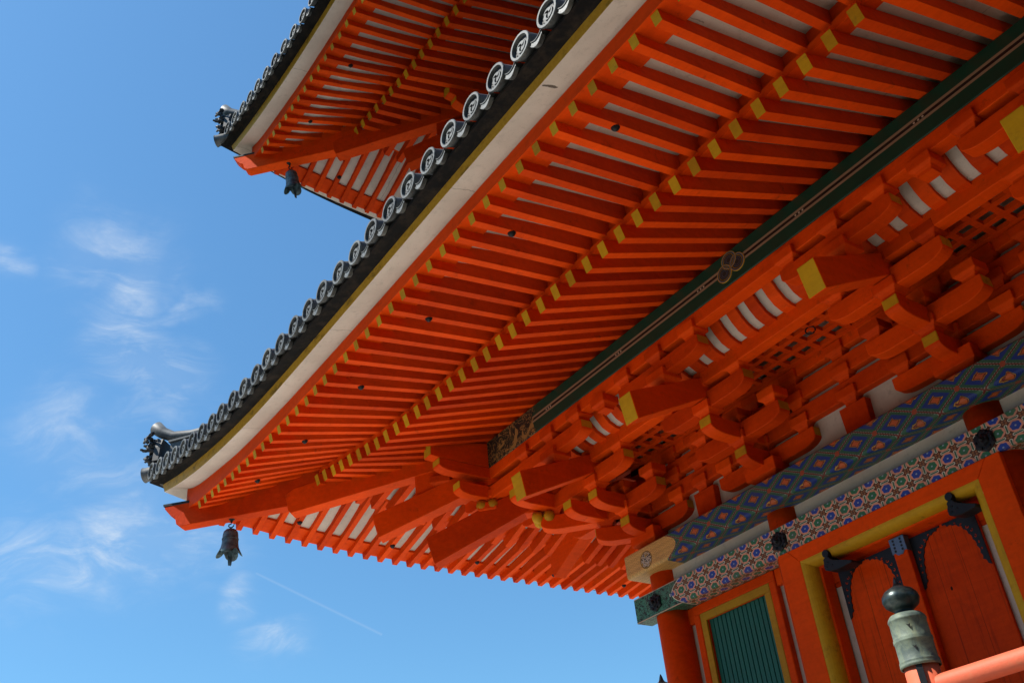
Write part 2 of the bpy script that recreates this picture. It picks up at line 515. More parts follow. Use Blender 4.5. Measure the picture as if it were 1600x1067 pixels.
def flush_pools():
    for name, L in pools.items():
        L.sort(key=lambda t: t[0])
        rest = MB(); rm = None
        for i, (d, mb, mats) in enumerate(L):
            if i < 100 and d < 1e8: part(name, mb, mats, pag)
            else:
                o = len(rest.v); rest.v += mb.v; rest.f += [[k + o for k in f] for f in mb.f]; rest.m += mb.m; rest.sm += mb.sm; rm = mats
        if rm: part(name + 's_beyond', rest, rm, pag, kind='stuff')


# ------------------------------------------------------------------ eaves
def eaves(o, dz, upper):
    """one roof: o moves every eave inwards, dz lifts it"""
    E = lambda e: e - o
    FX = lambda p: p

    def zc(fn, x, e):
        c0 = -E(e); c1 = 2 * XC + E(e)
        return fn(min(x - c0, c1 - x)) + dz

    EF, EJ = E(3.5435), E(2.529)
    nh = 29 if not upper else 27.5
    hip_w = 0.075
    n = int(nh * 2) + 1
    xs = [XC + (i - nh) * SP for i in range(n)]
    jit = random.Random(5 + int(upper))
    for side in (0, 1):
        xf = swap if side else FX
        for i, x in enumerate(xs):
            j1, j2, j3, j4 = (jit.uniform(-1, 1) for _ in range(4))
            x += 0.0022 * j1
            lim = min(x + EF, 2 * XC + EF - x)
            xr = min(x, 2 * XC - x)              # mirrored distance for the right hand hip
            if side == 1 and x > 4.6: continue
            # flying rafter
            z0 = zc(ZF, x, 3.5435); w = 0.0305; hgt = 0.078
            yi = min(-EJ + 0.10, xr - 0.05)
            if yi > -EF + 0.06:
                xk = max(x, -EJ + 0.12); xk = min(xk, 2 * XC + EJ - 0.12)
                sl = (zc(ZJ, xk, 2.529) + 0.175 - zc(ZF, xk, 3.5435)) / (EF - EJ)
                zi = z0 + sl * (yi + EF)
                mb = MB(); up = lambda y, d: z0 + sl * (y + EF) + d
                pr = [(-EF, z0), (-EF - 0.021, z0 + hgt), (-EF + 0.09, up(-EF + 0.09, 0.098)), (-EF + 0.36, up(-EF + 0.36, 0.118)), (yi, up(yi, 0.162)), (yi, zi)]
                pr = [q for q in pr if q[0] <= yi + 1e-6] if yi < -EF + 0.36 else pr
                if len(pr) < 6: pr = pr[:-1] + [(yi, up(yi, 0.10)), (yi, zi)]
                mb.prism(pr, lambda p, q, t: xf((x + t + 0.003 * j2 * (p + EF), p + 0.004 * j3, q + 0.0022 * j4)), -w, w, 0, [1] + [0] * (len(pr) - 1))
                pts = [(x, -EF, z0), (x, yi, zi), (x, yi, zi)]
                pool('flying_rafter', [xf(pts[0]), xf(pts[2])], mb, ['verm', 'yellow'])
                if side == 0 or True:
                    k = i - 4
                    if k % 6 == 0 and i < n / 2 + 8 or (i == 4):
                        b = MB(); by = -E(3.215); bz = z0 + sl * (by + EF)
                        if by < yi:
                            b.lathe([(0.0, -0.028), (0.010, -0.027), (0.019, -0.020), (0.030, -0.004), (0.032, 0.004)], xf((x, by, bz)), 12, 0)
                            part('rafter_stud', b, ['iron'], pag)
            # base rafter
            if xr > -EJ - 0.0:
                z1 = zc(ZJ, x, 2.529); w = 0.0365; hgt = 0.108
                yi = min(-E(0.75), xr - 0.05)
                if yi > -EJ + 0.05:
                    zt = 1.99 + dz
                    sl = (zt - z1) / (EJ - E(1.19)); zi = z1 + sl * (yi + EJ)
                    mb = MB(); up = lambda y, d: z1 + sl * (y + EJ) + d
                    pr = [(-EJ, z1), (-EJ - 0.034, z1 + hgt), (-EJ + 0.04, up(-EJ + 0.04, 0.12)), (yi, up(yi, 0.137)), (yi, zi)]
                    mb.prism(pr, lambda p, q, t: xf((x + t + 0.003 * j3 * (p + EJ), p + 0.004 * j4, q + 0.0022 * j2)), -w, w, 0, [1, 0, 0, 0, 0])
                    pts = [(x, -EJ, z1), (x, yi, zi), (x, yi, zi)]
                    pool('base_rafter', [xf(pts[0]), xf(pts[2])], mb, ['verm', 'yellow'])
    # ring sections swept round all four sides
    def ring(sec, name, mats, fm, bevel=0, **kw):
        """sec: list of (offset, z function of (x))"""
        mb = MB()
        for q in range(4):
            rings = []
            N = 64
            for i in range(N + 1):
                t = i / N; t = 0.5 - 0.5 * math.cos(math.pi * t) if False else t
                R = []
                for e, fz in sec:
                    x = -E(e) + t * (2 * XC + 2 * E(e)); y = -E(e); z = fz(x, e)
                    if q == 1: p = (y, x, z)
                    elif q == 2: p = (x, 2 * XC - y, z)
                    elif q == 3: p = (2 * XC - y, x, z)
                    else: p = (x, y, z)
                    R.append(p)
                rings.append(R)
            mb.loft(rings, 0, True, False, False, fm)
        part(name, mb, mats, pag, bevel, **kw)
    f = lambda fn, ref, add=0.0: (lambda x, e: zc(fn, x * 1.0 if True else x, ref) + add)

    def g(fn, ref, add=0.0):
        # evaluate by the relative position along the side so that mitred corners meet
        def h(x, e):
            c = -E(e); L = 2 * XC + 2 * E(e); t = (x - c) / L
            X_ = -E(ref) + t * (2 * XC + 2 * E(ref))
            return zc(fn, X_, ref) + add
        return h
    # eave support (kioi) over the base rafter ends
    ring([(2.505, g(ZJ, 2.529, 0.134)), (2.512, g(ZJ, 2.529, 0.195)), (2.476, g(ZJ, 2.529, 0.205)), (2.472, g(ZJ, 2.529, 0.345)), (2.34, g(ZJ, 2.529, 0.36)), (2.34, g(ZJ, 2.529, 0.188))], 'eave_bar', ['verm'], [0] * 6)
    # fascia on the flying rafter tips
    ring([(3.572, g(ZF, 3.5435, 0.079)), (3.572, g(ZWI, 3.57)), (3.34, g(ZWI, 3.57, 0.05)), (3.34, g(ZF, 3.5435, 0.104))], 'fascia_board', ['verm'], [0, 0, 0, 0])
    # white soffit with yellow edge
    ring([(3.566, g(ZWI, 3.57, 0.002)), (3.77, g(ZWO, 3.77)), (3.79, g(ZYU, 3.79)), (3.55, g(ZYU, 3.79, 0.07))], 'eave_soffit', ['white', 'edge_yellow'], [0, 1, 0, 0])
    # black bed under the tiles
    ring([(3.775, g(ZYU, 3.79, -0.004)), (3.84, g(ZT, 3.95, -0.112)), (3.905, g(ZT, 3.95, -0.114)), (3.912, g(ZT, 3.95, -0.10)), (3.70, g(ZT, 3.95, -0.03)), (3.60, g(ZYU, 3.79, 0.02))], 'tile_bed', ['tile_bed'], [0] * 6)
    # white boards above the rafters
    def sheet(sec, name, mats):
        mb = MB()
        for q in range(4):
            rings = []
            for i in range(65):
                R = []
                for e, fz in sec:
                    x = -E(e) + i / 64 * (2 * XC + 2 * E(e)); y = -E(e); z = fz(x, e)
                    R.append([(x, y, z), (y, x, z), (x, 2 * XC - y, z), (2 * XC - y, x, z)][q])
                rings.append(R)
            mb.loft(rings, 0, True, False)
        part(name, mb, mats, pag)
    flat = lambda z: (lambda x, e: z + dz)
    sheet([(3.45, g(ZF, 3.5435, 0.110)), (3.18, g(ZF, 3.5435, 0.161)), (2.46, g(ZJ, 2.529, 0.334)), (2.46, g(ZJ, 2.529, 0.357)), (3.18, g(ZF, 3.5435, 0.19)), (3.45, g(ZF, 3.5435, 0.13))], 'soffit_board', ['white'])
    sheet([(2.50, g(ZJ, 2.529, 0.138)), (1.19, flat(2.120)), (0.60, flat(2.35)), (0.60, flat(2.38)), (2.50, g(ZJ, 2.529, 0.17))], 'soffit_board', ['white'])
    # roof covering: a concave slope up to the storey above
    prof = [(3.70, 0.04), (3.0, 0.34), (2.2, 0.74), (1.4, 1.22), (0.6, 1.80), (-0.2, 2.5)]
    def roofz(e):
        d = E(3.95) - E(e)
        return 0.0
    def rise(e):
        for (a, za), (b, zb) in zip(prof, prof[1:]):
            if e >= b: return za + (zb - za) * (a - e) / (a - b)
        return prof[-1][1]
    def roofpt(x, e):
        c = -E(e); t = (x - c) / (2 * XC + 2 * E(e)); X_ = -E(3.95) + t * (2 * XC + 2 * E(3.95))
        k = max(0.0, min(1.0, (e - 1.9) / 2.05)) ** 2.2
        return (zc(ZT, X_, 3.95) - 1.868 - dz) * k + 1.868 + dz + rise(e) - 0.04
    mb = MB()
    for q in range(4):
        rings = []
        for i in range(49):
            R = []
            for e, _ in prof:
                x = -E(e) + i / 48 * (2 * XC + 2 * E(e)); y = -E(e); z = roofpt(x, e)
                R.append([(x, y, z), (y, x, z), (x, 2 * XC - y, z), (2 * XC - y, x, z)][q])
            rings.append(R)
        mb.loft(rings, 0, False, False)
    roof = part('roof', mb, ['tile_dark'], pag)
    # rows of round tiles up the slope
    rows = MB(); TS = 0.2838
    k0 = -22 if not upper else -20
    txs = [2.503 + k * TS for k in range(k0, 23)] if not upper else [2.59 + (k + 0.5) * 0.2835 for k in range(-21, 21)]
    for q in range(4):
        for x in txs:
            pts = []
            xr = min(x, 2 * XC - x)
            for j in range(9):
                e = 3.72 - j * 0.42
                if -E(e) > xr + 0.05: break
                if e < 0.2: break
                p = (x, -E(e), roofpt(x, e) + 0.045)
                pts.append([p, (p[1], p[0], p[2]), (p[0], 2 * XC - p[1], p[2]), (2 * XC - p[1], p[0], p[2])][q])
            if len(pts) > 1: rows.tube(pts, 0.085, 8, 0)
    part('tile_rows', rows, ['tile'], pag)
    # eave tiles
    for side in (0, 1):
        xf = swap if side else FX
        for i, x in enumerate(txs):
            if side and x > 3: continue
            if x < -E(3.95) + 0.12 or x > 2 * XC + E(3.95) - 0.12: continue
            zt = zc(ZT, x, 3.95)
            y0 = -E(3.95) + 0.085 * side + 0.006 * jit.uniform(-1, 1); zt += 0.005 * jit.uniform(-1, 1)
            slope = 0.34
            mb = MB(); Rr, n = 0.101, 20

            def circ(r, y, dzr=0.0):
                return [xf((x + r * math.cos(2 * math.pi * k / n), y, zt + dzr + r * math.sin(2 * math.pi * k / n))) for k in range(n)]
            # rim, recessed face in darker tile that stands in for the rim's shade
            mb.loft([circ(0.097, y0 + 0.012), circ(Rr, y0), circ(Rr - 0.004, y0 - 0.006), circ(0.081, y0 - 0.006), circ(0.078, y0 + 0.016)], 1, True, False, False)
            mb.add(circ(0.078, y0 + 0.016), [tuple(range(n))], 2)
            # body behind the disc
            mb.loft([circ(0.0975, y0 + 0.010), circ(0.092, y0 + 0.02, 0.006), circ(0.090, y0 + 0.27, 0.10)], 0, True, False, True)
            # three commas
            for c in range(3):
                a0 = c * 2 * math.pi / 3 + 0.4; L, W = [], []
                for j in range(7):
                    t = j / 6; a = a0 + t * 2.3; r = 0.022 + 0.022 * t; w = (0.0135 if j == 0 else 0.0135 * (1 - t) + 0.002)
                    L.append(xf((x + (r - w) * math.cos(a), y0 + 0.006, zt + (r - w) * math.sin(a)))); W.append(xf((x + (r + w) * math.cos(a), y0 + 0.006, zt + (r + w) * math.sin(a))))
                mb.loft([[a, b, tuple(Vector(b) + Vector(xf((0, .0095, 0)))), tuple(Vector(a) + Vector(xf((0, .0095, 0))))] for a, b in zip(L, W)], 3, True, True)
            for c in range(14):
                a = c * 2 * math.pi / 14; px, pz = x + 0.0615 * math.cos(a), zt + 0.0615 * math.sin(a); r = 0.0052
                mb.add([xf(p) for p in ((px - r, y0 + 0.0155, pz), (px, y0 + 0.0155, pz - r), (px + r, y0 + 0.0155, pz), (px, y0 + 0.0155, pz + r), (px, y0 + 0.008, pz))], [(0, 1, 4), (1, 2, 4), (2, 3, 4), (3, 0, 4)], 3)
            pool('eave_tile', [xf((x, y0, zt))], mb, ['tile', 'tile_rim', 'tile_dark', 'tile_rim'])
            # hanging flat tile to the right of it
            if i + 1 < len(txs):
                x2 = txs[i + 1]; za, zb = zt, zc(ZT, x2, 3.95); mb = MB(); T, B, Tb, Bb = [], [], [], []
                for j in range(9):
                    t = j / 8; xx = x + 0.085 + t * (x2 - x - 0.17); zm = za + (zb - za) * (0.3 + 0.4 * t) - 0.050
                    sag = 0.028 * (1 - (2 * t - 1) ** 2); dr = (0.042 + 0.016 * (1 - (2 * t - 1) ** 2)) * (0.35 if side else 1.0)
                    T.append((xx, y0 + 0.012, zm - sag)); B.append((xx, y0 + 0.012, zm - sag - dr))
                for j in range(8):
                    a, b, c, d = T[j], T[j + 1], B[j + 1], B[j]
                    mb.add([xf(p) for p in (a, b, c, d)], [(0, 1, 2, 3)], 0)
                    back = 0.28
                    mb.add([xf(p) for p in (a, b, (b[0], b[1] + back, b[2] + 0.1), (a[0], a[1] + back, a[2] + 0.1))], [(0, 1, 2, 3)], 1)
                    mb.add([xf(p) for p in (d, c, (c[0], c[1] + 0.03, c[2] + 0.012), (d[0], d[1] + 0.03, d[2] + 0.012))], [(0, 1, 2, 3)], 2)
                    for L, dd in ((T, -0.005), (B, 0.005)):       # raised rims
                        p, q2 = L[j], L[j + 1]
                        mb.hexa([xf(v) for v in ((p[0], p[1] - 0.006, p[2] + min(dd, 0)), (q2[0], q2[1] - 0.006, q2[2] + min(dd, 0)), (q2[0], q2[1] + 0.002, q2[2] + min(dd, 0)), (p[0], p[1] + 0.002, p[2] + min(dd, 0)), (p[0], p[1] - 0.006, p[2] + max(dd, 0)), (q2[0], q2[1] - 0.006, q2[2] + max(dd, 0)), (q2[0], q2[1] + 0.002, q2[2] + max(dd, 0)), (p[0], p[1] + 0.002, p[2] + max(dd, 0)))], 2)
                pool('drip_tile', [xf((x + .14, y0, zt))], mb, ['drip', 'tile', 'tile_rim'])
    # hip rafters (four corners), base hip with the flying hip on it
    def hipbeam(prof, w, name, mats, m=0, sidem=None, only_front=False, bevel=0.004):
        for sx, sy in ((1, 1), (1, -1), (-1, 1), (-1, -1)):
            if only_front and (sx, sy) != (1, 1): continue
            mb = MB()
            def place(d, z, t):
                q = -(d - o); a, b = q + t * 0.7071, q - t * 0.7071
                return (a if sx > 0 else 2 * XC - a, b if sy > 0 else 2 * XC - b, z + dz)
            mb.prism(prof, place, -w, w, m, sidem)
            part(name, mb, mats, pag, bevel)
    hipbeam([(0.7, 1.95), (1.64, 1.755), (2.68, 1.560), (2.70, 1.60), (2.725, 1.78), (2.66, 1.84), (0.7, 2.32)], 0.08, 'hip_rafter', ['verm'])
    hipbeam([(2.45, 1.665), (2.70, 1.648), (3.585, 1.628), (3.615, 1.66), (3.628, 1.735), (3.665, 1.765), (3.722, 1.86), (3.725, 1.885), (3.40, 1.905), (2.45, 2.07)], 0.072, 'hip_rafter', ['verm'])
    hipbeam([(3.40, 1.889), (3.735, 1.889), (3.74, 1.92), (3.40, 1.92)], 0.076, 'hip_cap', ['iron'], only_front=True)
    # corner roll tile and hip ridge
    def dpt(d, z, t=0.0): return (-(d - o) + t * 0.7071, -(d - o) - t * 0.7071, z + dz)
    mb = MB()
    mb.tube([dpt(3.62, 2.42), dpt(3.86, 2.38), dpt(3.945, 2.366), dpt(3.962, 2.364)], [0.075, 0.08, 0.082, 0.090], 18, 0)
    part('corner_roll_tile', mb, ['tile'], pag)
    mb = MB()
    prof = lambda d0, d1, zb0, zb1, zt0, zt1, w: mb.hexa([dpt(d0, zb0, -w), dpt(d0, zb0, w), dpt(d1, zb1, w), dpt(d1, zb1, -w), dpt(d0, zt0, -w), dpt(d0, zt0, w), dpt(d1, zt1, w), dpt(d1, zt1, -w)], 0)
    prof(3.74, 3.0, 2.42, 2.50, 2.70, 2.80, 0.055)
    prof(2.999, 0.6, 2.50, 3.80, 2.80, 4.15, 0.055)
    prof(3.755, 3.0, 2.702, 2.802, 2.724, 2.824, 0.075)
    mb.tube([dpt(0.6, 4.22), dpt(2.9, 2.90), dpt(3.3, 2.82), dpt(3.58, 2.785), dpt(3.74, 2.805), dpt(3.84, 2.88), dpt(3.905, 2.965), dpt(3.912, 2.98)], [0.062, 0.062, 0.062, 0.062, 0.064, 0.070, 0.082, 0.06], 16, 0)
    rdg = part('hip_ridge', mb, ['tile'], pag)
    # ridge end ornament: a plate of cloud scrolls
    mb = MB()
    def ds(t, z, d=3.86): return dpt(d, z, t)
    mb.prism([(-0.17, 2.44), (0.17, 2.44), (0.15, 2.62), (0.10, 2.74), (-0.10, 2.74), (-0.15, 2.62)], lambda a, b, t: dpt(t, b, a), 3.79, 3.84, 0)
    rr = random.Random(3)
    for k in range(26):
        a = rr.uniform(0, 6.28); c = (rr.uniform(-0.17, 0.17), rr.uniform(2.48, 2.80)); r0 = rr.uniform(0.03, 0.065); pts = []
        for j in range(9):
            t = j / 8; an = a + t * 4.2; r = r0 * (1 - 0.75 * t)
            pts.append(ds(c[0] + r * math.cos(an), c[1] + r * math.sin(an), 3.855 + 0.07 * t + 0.03 * rr.random()))
        mb.tube(pts, [0.024 - 0.014 * abs(t / 8 - 0.3) for t in range(9)], 6, 0)
    for k in range(11):
        a = -0.7 + k * 0.46; c = (0.11 * math.cos(a), 2.62 + 0.12 * math.sin(a)); pts = []
        for j in range(6):
            t = j / 5; an = a + 1.5 * t * (1 if k % 2 else -1)
            pts.append(ds(c[0] + 0.085 * t * math.cos(an), c[1] + 0.085 * t * math.sin(an) + 0.015 * t, 3.85 + 0.05 * math.sin(t * 2.2)))
        mb.tube(pts, [0.024, 0.027, 0.024, 0.018, 0.011, 0.004], 7, 0)
    ro = [ds(0.062 * math.cos(k * math.pi / 8), 2.60 + 0.072 * math.sin(k * math.pi / 8), 3.905) for k in range(17)]
    mb.tube(ro, 0.016, 7, 0)
    part('ridge_end_ornament', mb, ['tile_dark'], rdg)
    # purlins with their crossing ends
    for side in (0, 1):
        xf = swap if side else FX
        mb = MB()
        mb.box(-E(1.19), 2 * XC + E(1.19), -E(1.19), -E(1.05), 1.69 + dz, 1.985 + dz, 0)
        if not upper: part('eave_purlin', mb, ['purlin'], pag, 0.004, xf)
        else: part('eave_purlin', mb, ['verm'], pag, 0.004, xf)


# ------------------------------------------------------------------ brackets
LV = {1: (0.69, 0.845), 2: (0.905, 1.06), 3: (1.125, 1.28), 4: (1.345, 1.485), 5: (1.565, 1.69)}


def armprof(tip, root, lv, r=0.19):
    """side view of an arm: blunt upper nose, curved underside; coordinates (distance outwards, z)"""
    z0, z1 = LV[lv]; h = z1 - z0; p = [(root, z0), (root, z1), (tip, z1), (tip, z0 + 0.46 * h)]
    mid = tip - r
    for j in range(1, 7):
        a = j / 7 * math.pi / 2
        p.append((mid + r * math.cos(a), z0 + 0.46 * h * (1 - math.sin(a))))
    p.append((mid, z0))
    m = [0, 0, 1] + [0] * (len(p) - 3)
    return p, m


def block(mb, cx, cy, z, w=0.095, h=0.135, rot=0.0):
    """bearing block: tapered foot and square head"""
    a = 0.7
    rows = [(w * 0.60, 0.0), (w * 0.62, h * 0.16), (w * 0.74, h * 0.32), (w, h * 0.46), (w, h)]
    cs, sn = math.cos(rot), math.sin(rot)
    rings = []
    for r, dz in rows:
        rings.append([(cx + u * r * cs - v * r * sn, cy + u * r * sn + v * r * cs, z + dz) for u, v in ((-1, -1), (1, -1), (1, 1), (-1, 1))])
    mb.loft(rings, 0)


def bracket_set(cx, o, dz, side, corner):
    """one bracket cluster on the column at cx; front clusters step out towards -y, left ones towards -x"""
    xf0 = swap if side else (lambda p: p)
    D = o
    root = put('bracket_set', None, pag, Vector(xf0((cx, D, 0.5175 + dz))))
    T = lambda p: xf0((p[0], p[1] + D, p[2] + dz + (0.004 if side else 0.0)))
    twin = side and corner            # the front cluster already has the shared pieces

    def add(name, mb, mats=('verm', 'yellow'), bevel=0.005): part(name, mb, list(mats), root, bevel, T)
    W = 0.066
    # great block
    if not twin:
        mb = MB(); block(mb, cx, 0, 0.5195, 0.175, 0.21); add('bearing_block', mb)
    # projecting arms
    for lv, tip in ((1, 0.37), (2, 0.735)):
        p, m = armprof(tip, -0.05, lv)
        mb = MB(); mb.prism(p, lambda a, b, t: (cx + t, -a, b - 0.0025), -W, W, 0, m); add('bracket_arm', mb)
    # tail rafter
    mb = MB()
    pr = [(1.587, 0.815), (1.632, 1.060), (1.26, 1.21), (0.25, 1.62), (0.25, 1.44), (0.85, 1.165)]
    mb.prism(pr, lambda a, b, t: (cx + t, -a, b), -0.078, 0.078, 0, [1, 0, 0, 0, 0, 0]); add('tail_rafter', mb)
    # cross arms on the three steps and on the wall
    for lv, y, hl in ((1, 0.0, 0.575), (2, 0.30, 0.52), (3, 0.66, 0.52), (4, 1.13, 0.52)):
        z0, z1 = LV[lv]
        if lv == 1 and corner: mb = MB(); p, m = armprof(hl, 0.0, lv); mb.prism(p, lambda a, b, t: (cx + a, -y + t, b), -W, W, 0, m); add('bracket_arm', mb)
        else:
            p1, m1 = armprof(hl, 0, lv); half = p1[2:]
            full = half + [(-a, b) for a, b in reversed(half)]
            mm = [1] + [0] * (len(full) - 3) + [1, 0] if True else None
            mm = [0] * len(full); mm[0] = 1; mm[len(full) - 2] = 1
            mb = MB(); mb.prism(full, lambda a, b, t: (cx + a, -y + t, b), -W, W, 0, mm); add('bracket_arm', mb)
        bx = [-0.465, 0, 0.465] if lv == 1 else [-0.43, 0, 0.43]
        if lv == 1 and corner: bx = [0.465] if twin else [0, 0.465]
        for b in bx:
            mb = MB(); block(mb, cx + b, -y, z1 + 0.001); add('bearing_block', mb, bevel=0.004)
    for lv, y in ((1, 0.30), (2, 0.66)):
        mb = MB(); block(mb, cx, -y, LV[lv][1] + 0.001, 0.098); add('bearing_block', mb, bevel=0.004)
    mb = MB(); block(mb, cx, -1.13, 1.245, 0.11, 0.14); add('bearing_block', mb, bevel=0.004)
    return root


def corner_set(o, dz):
    root = put('corner_bracket_set', None, pag, Vector((o, o, 0.5175 + dz)))
    def dp(d, z, t): return (o - d + t * 0.7071, o - d - t * 0.7071, z + dz)
    def add(name, mb, mats=('verm', 'yellow'), bevel=0.005): part(name, mb, list(mats), root, bevel)
    for lv, tip in ((1, 0.405), (2, 0.785), (3, 1.03)):
        p, m = armprof(tip, 0.0, lv, 0.14)
        if lv == 3: p = [(a, b) for a, b in p]
        mb = MB(); mb.prism(p, lambda a, b, t: dp(a, b, t), -0.072, 0.072, 0, m); add('bracket_arm', mb)
    mb = MB(); mb.prism([(1.575, 0.735), (1.63, 1.02), (1.15, 1.28), (0.2, 1.72), (0.2, 1.40), (0.89, 1.125)], lambda a, b, t: dp(a, b, t), -0.085, 0.085, 0); add('tail_rafter', mb)
    mb = MB(); mb.prism([(1.99, 1.115), (2.035, 1.37), (1.5, 1.60), (0.5, 2.05), (0.5, 1.75), (1.38, 1.40)], lambda a, b, t: dp(a, b, t), -0.085, 0.085, 0); add('tail_rafter', mb)
    for d, z, w in ((0.32, 0.846, 0.1), (0.68, 1.061, 0.1), (1.13, 1.30, 0.11), (1.50, 1.56, 0.11), (1.16, 1.17, 0.10)):
        mb = MB(); block(mb, o - d, o - d, z + dz, w, 0.135, math.pi / 4); add('bearing_block', mb)
    # strut under the hip rafter
    mb = MB(); mb.prism([(1.50, 1.52), (1.70, 1.52), (1.70, 1.80), (1.50, 1.80)], lambda a, b, t: dp(a, b, t), -0.06, 0.06, 0); add('strut', mb)
    # crossing noses of the purlins and of the arms below them
    for side in (0, 1):
        xf = swap if side else (lambda p: p)
        T = lambda p: xf((p[0] + o, p[1] + o, p[2] + dz))
        def nose(profile, mats, x, hw=0.066):
            mb = MB(); mb.prism(profile, lambda a, b, t: (x + t, -a, b), -hw, hw, 0, mats); part('beam_nose', mb, ['verm', 'yellow'], root, 0.005, T)
        nose([(1.05, 1.695), (1.05, 2.0), (1.895, 1.86), (1.90, 1.70), (1.80, 1.693)], [0, 0, 1, 0, 0], -1.121)
        p, m = armprof(1.80, 1.05, 5, 0.17); nose(p, m, -1.121)
        for lv, st, tip in ((2, 0.30, 0.82), (3, 0.66, 1.20), (4, 1.13, 1.565)):
            p, m = armprof(tip, 0.40, lv, 0.17); p = [(a, b - 0.003 - 0.003 * side) for a, b in p]; nose(p, m, -st, 0.0635)
    # lotus lobes under the diagonal bearing blocks
    for d, z in ((1.16, 1.30), (0.76, 1.075)):
        for u, v in ((0.085, 0.0), (0.0, -0.085), (-0.085, 0.0), (0.0, 0.085)):
            mb = MB(); mb.lathe([(0.0, -0.075), (0.030, -0.068), (0.052, -0.045), (0.060, -0.010), (0.050, 0.03), (0.0, 0.035)], (o - d + u, o - d + v, z + dz), 14, 0)
            part('lotus_lobe', mb, ['yellow'], root)


def storey(o, dz, full):
    cols = COLS if full else [o + 0.0, o + 1.5, 2 * XC - o - 1.5, 2 * XC - o]
    if not full: cols = [o, o + 1.5]
    for i, c in enumerate(cols):
        for side in (0, 1):
            if side and i > 2: continue
            bracket_set(c, o, dz, side, i == 0)
    corner_set(o, dz)
    x1 = 2 * XC - o
    for side in (0, 1):
        xf = swap if side else (lambda p: p)
        T = lambda p: xf((p[0], p[1] + o, p[2] + dz + (0.003 if side else 0.0)))
        # continuous beams of the wall and of the three steps
        for lv, y, ext in ((2, 0.0, 0.0), (3, 0.0, 0.0), (4, 0.0, 0.0), (4, 0.69, 0.66), (5, 1.121, 1.18)):
            z0, z1 = LV[lv]; w = 0.062 if lv != 5 else 0.064
            mb = MB(); mb.box(o - ext, x1 + ext, -y - w, -y + w, z0 + 0.0012, z1 - 0.0012, 0)
            part('bracket_beam', mb, ['verm'], pag, 0.005, T)
        # cove ribs between the second and third step, with a white panel behind them
        path = [(0.745, 1.452), (0.81, 1.456), (0.88, 1.490), (0.94, 1.555), (0.99, 1.635), (1.055, 1.71)]
        mb = MB()
        mb.loft([[(x, -(a - 0.03), b + 0.03) for a, b in path] for x in (o - 0.7, x1 + 0.7)], 0, False, False)
        part('cove_panel', mb, ['white'], pag, 0, T)
        n = int((x1 - o + 1.0) / 0.2055)
        if full:
            for k in range(n):
                x = 2.56 - 15 * 0.2055 + k * 0.2055
                pr = path + [(a - 0.045, b + 0.03) for a, b in reversed(path)]
                mb = MB(); mb.prism(pr, lambda a, b, t: (x + t, -a, b), -0.052, 0.052, 0)
                pool('cove_rib', [T((x, -0.95, 1.55))], wrap(mb, T), ['verm'])
            # lattice ceiling
            mb = MB()
            for k in range(int((x1 - o + 0.7) / 0.172)):
                x = o - 0.5 + 0.07 + k * 0.172
                mb.box(x - 0.027, x + 0.027, -0.60, -0.06, 1.43, 1.47, 0)
            for k in range(4):
                y = -0.60 + k * 0.165
                mb.box(o - 0.5, x1 + 0.3, y - 0.028, y + 0.028, 1.427, 1.466, 0)
            part('lattice_ceiling', mb, ['verm'], pag, 0, T)
            mb = MB(); mb.box(o - 0.6, x1 + 0.6, -0.72, 0.0, 1.56, 1.58, 0); part('ceiling_board', mb, ['white'], pag, 0, T)
        # plaster between the wall beams
        mb = MB(); mb.box(o, x1, 0.02, 0.06, 0.515, 1.60, 0); part('plaster_panel', mb, ['white'], pag, 0, T)
        # struts between the clusters
        cs = [(a + b) / 2 for a, b in zip(cols, cols[1:])]
        for c in cs:
            mb = MB(); mb.prism([(-0.14, 0.519), (0.14, 0.519), (0.125, 0.62), (0.135, 0.845), (-0.135, 0.845), (-0.125, 0.62)], lambda a, b, t: (c + a, t, b), -0.055, 0.055, 0)
            part('strut', mb, ['verm'], pag, 0.005, T)
            for lv in (1, 2, 3):
                mb = MB(); block(mb, c, 0.0, LV[lv][1] + 0.001); part('bearing_block', mb, ['verm'], pag, 0.004, T)
            if abs(c - XC) < 0.1: continue
            mb = MB(); block(mb, c, -1.121, LV[4][1] - 0.05, 0.095, 0.13); part('bearing_block', mb, ['verm'], pag, 0.004, T)
        for c in cols:
            for lv in (2, 3):
                for b in (-0.465, 0, 0.465):
                    if c + b < o - 0.1: continue
                    mb = MB(); block(mb, c + b, 0.0, LV[lv][1] + 0.001); part('bearing_block', mb, ['verm'], pag, 0.004, T)


def wrap(mb, T):
    mb.v = [tuple(T(p)) for p in mb.v]; return mb


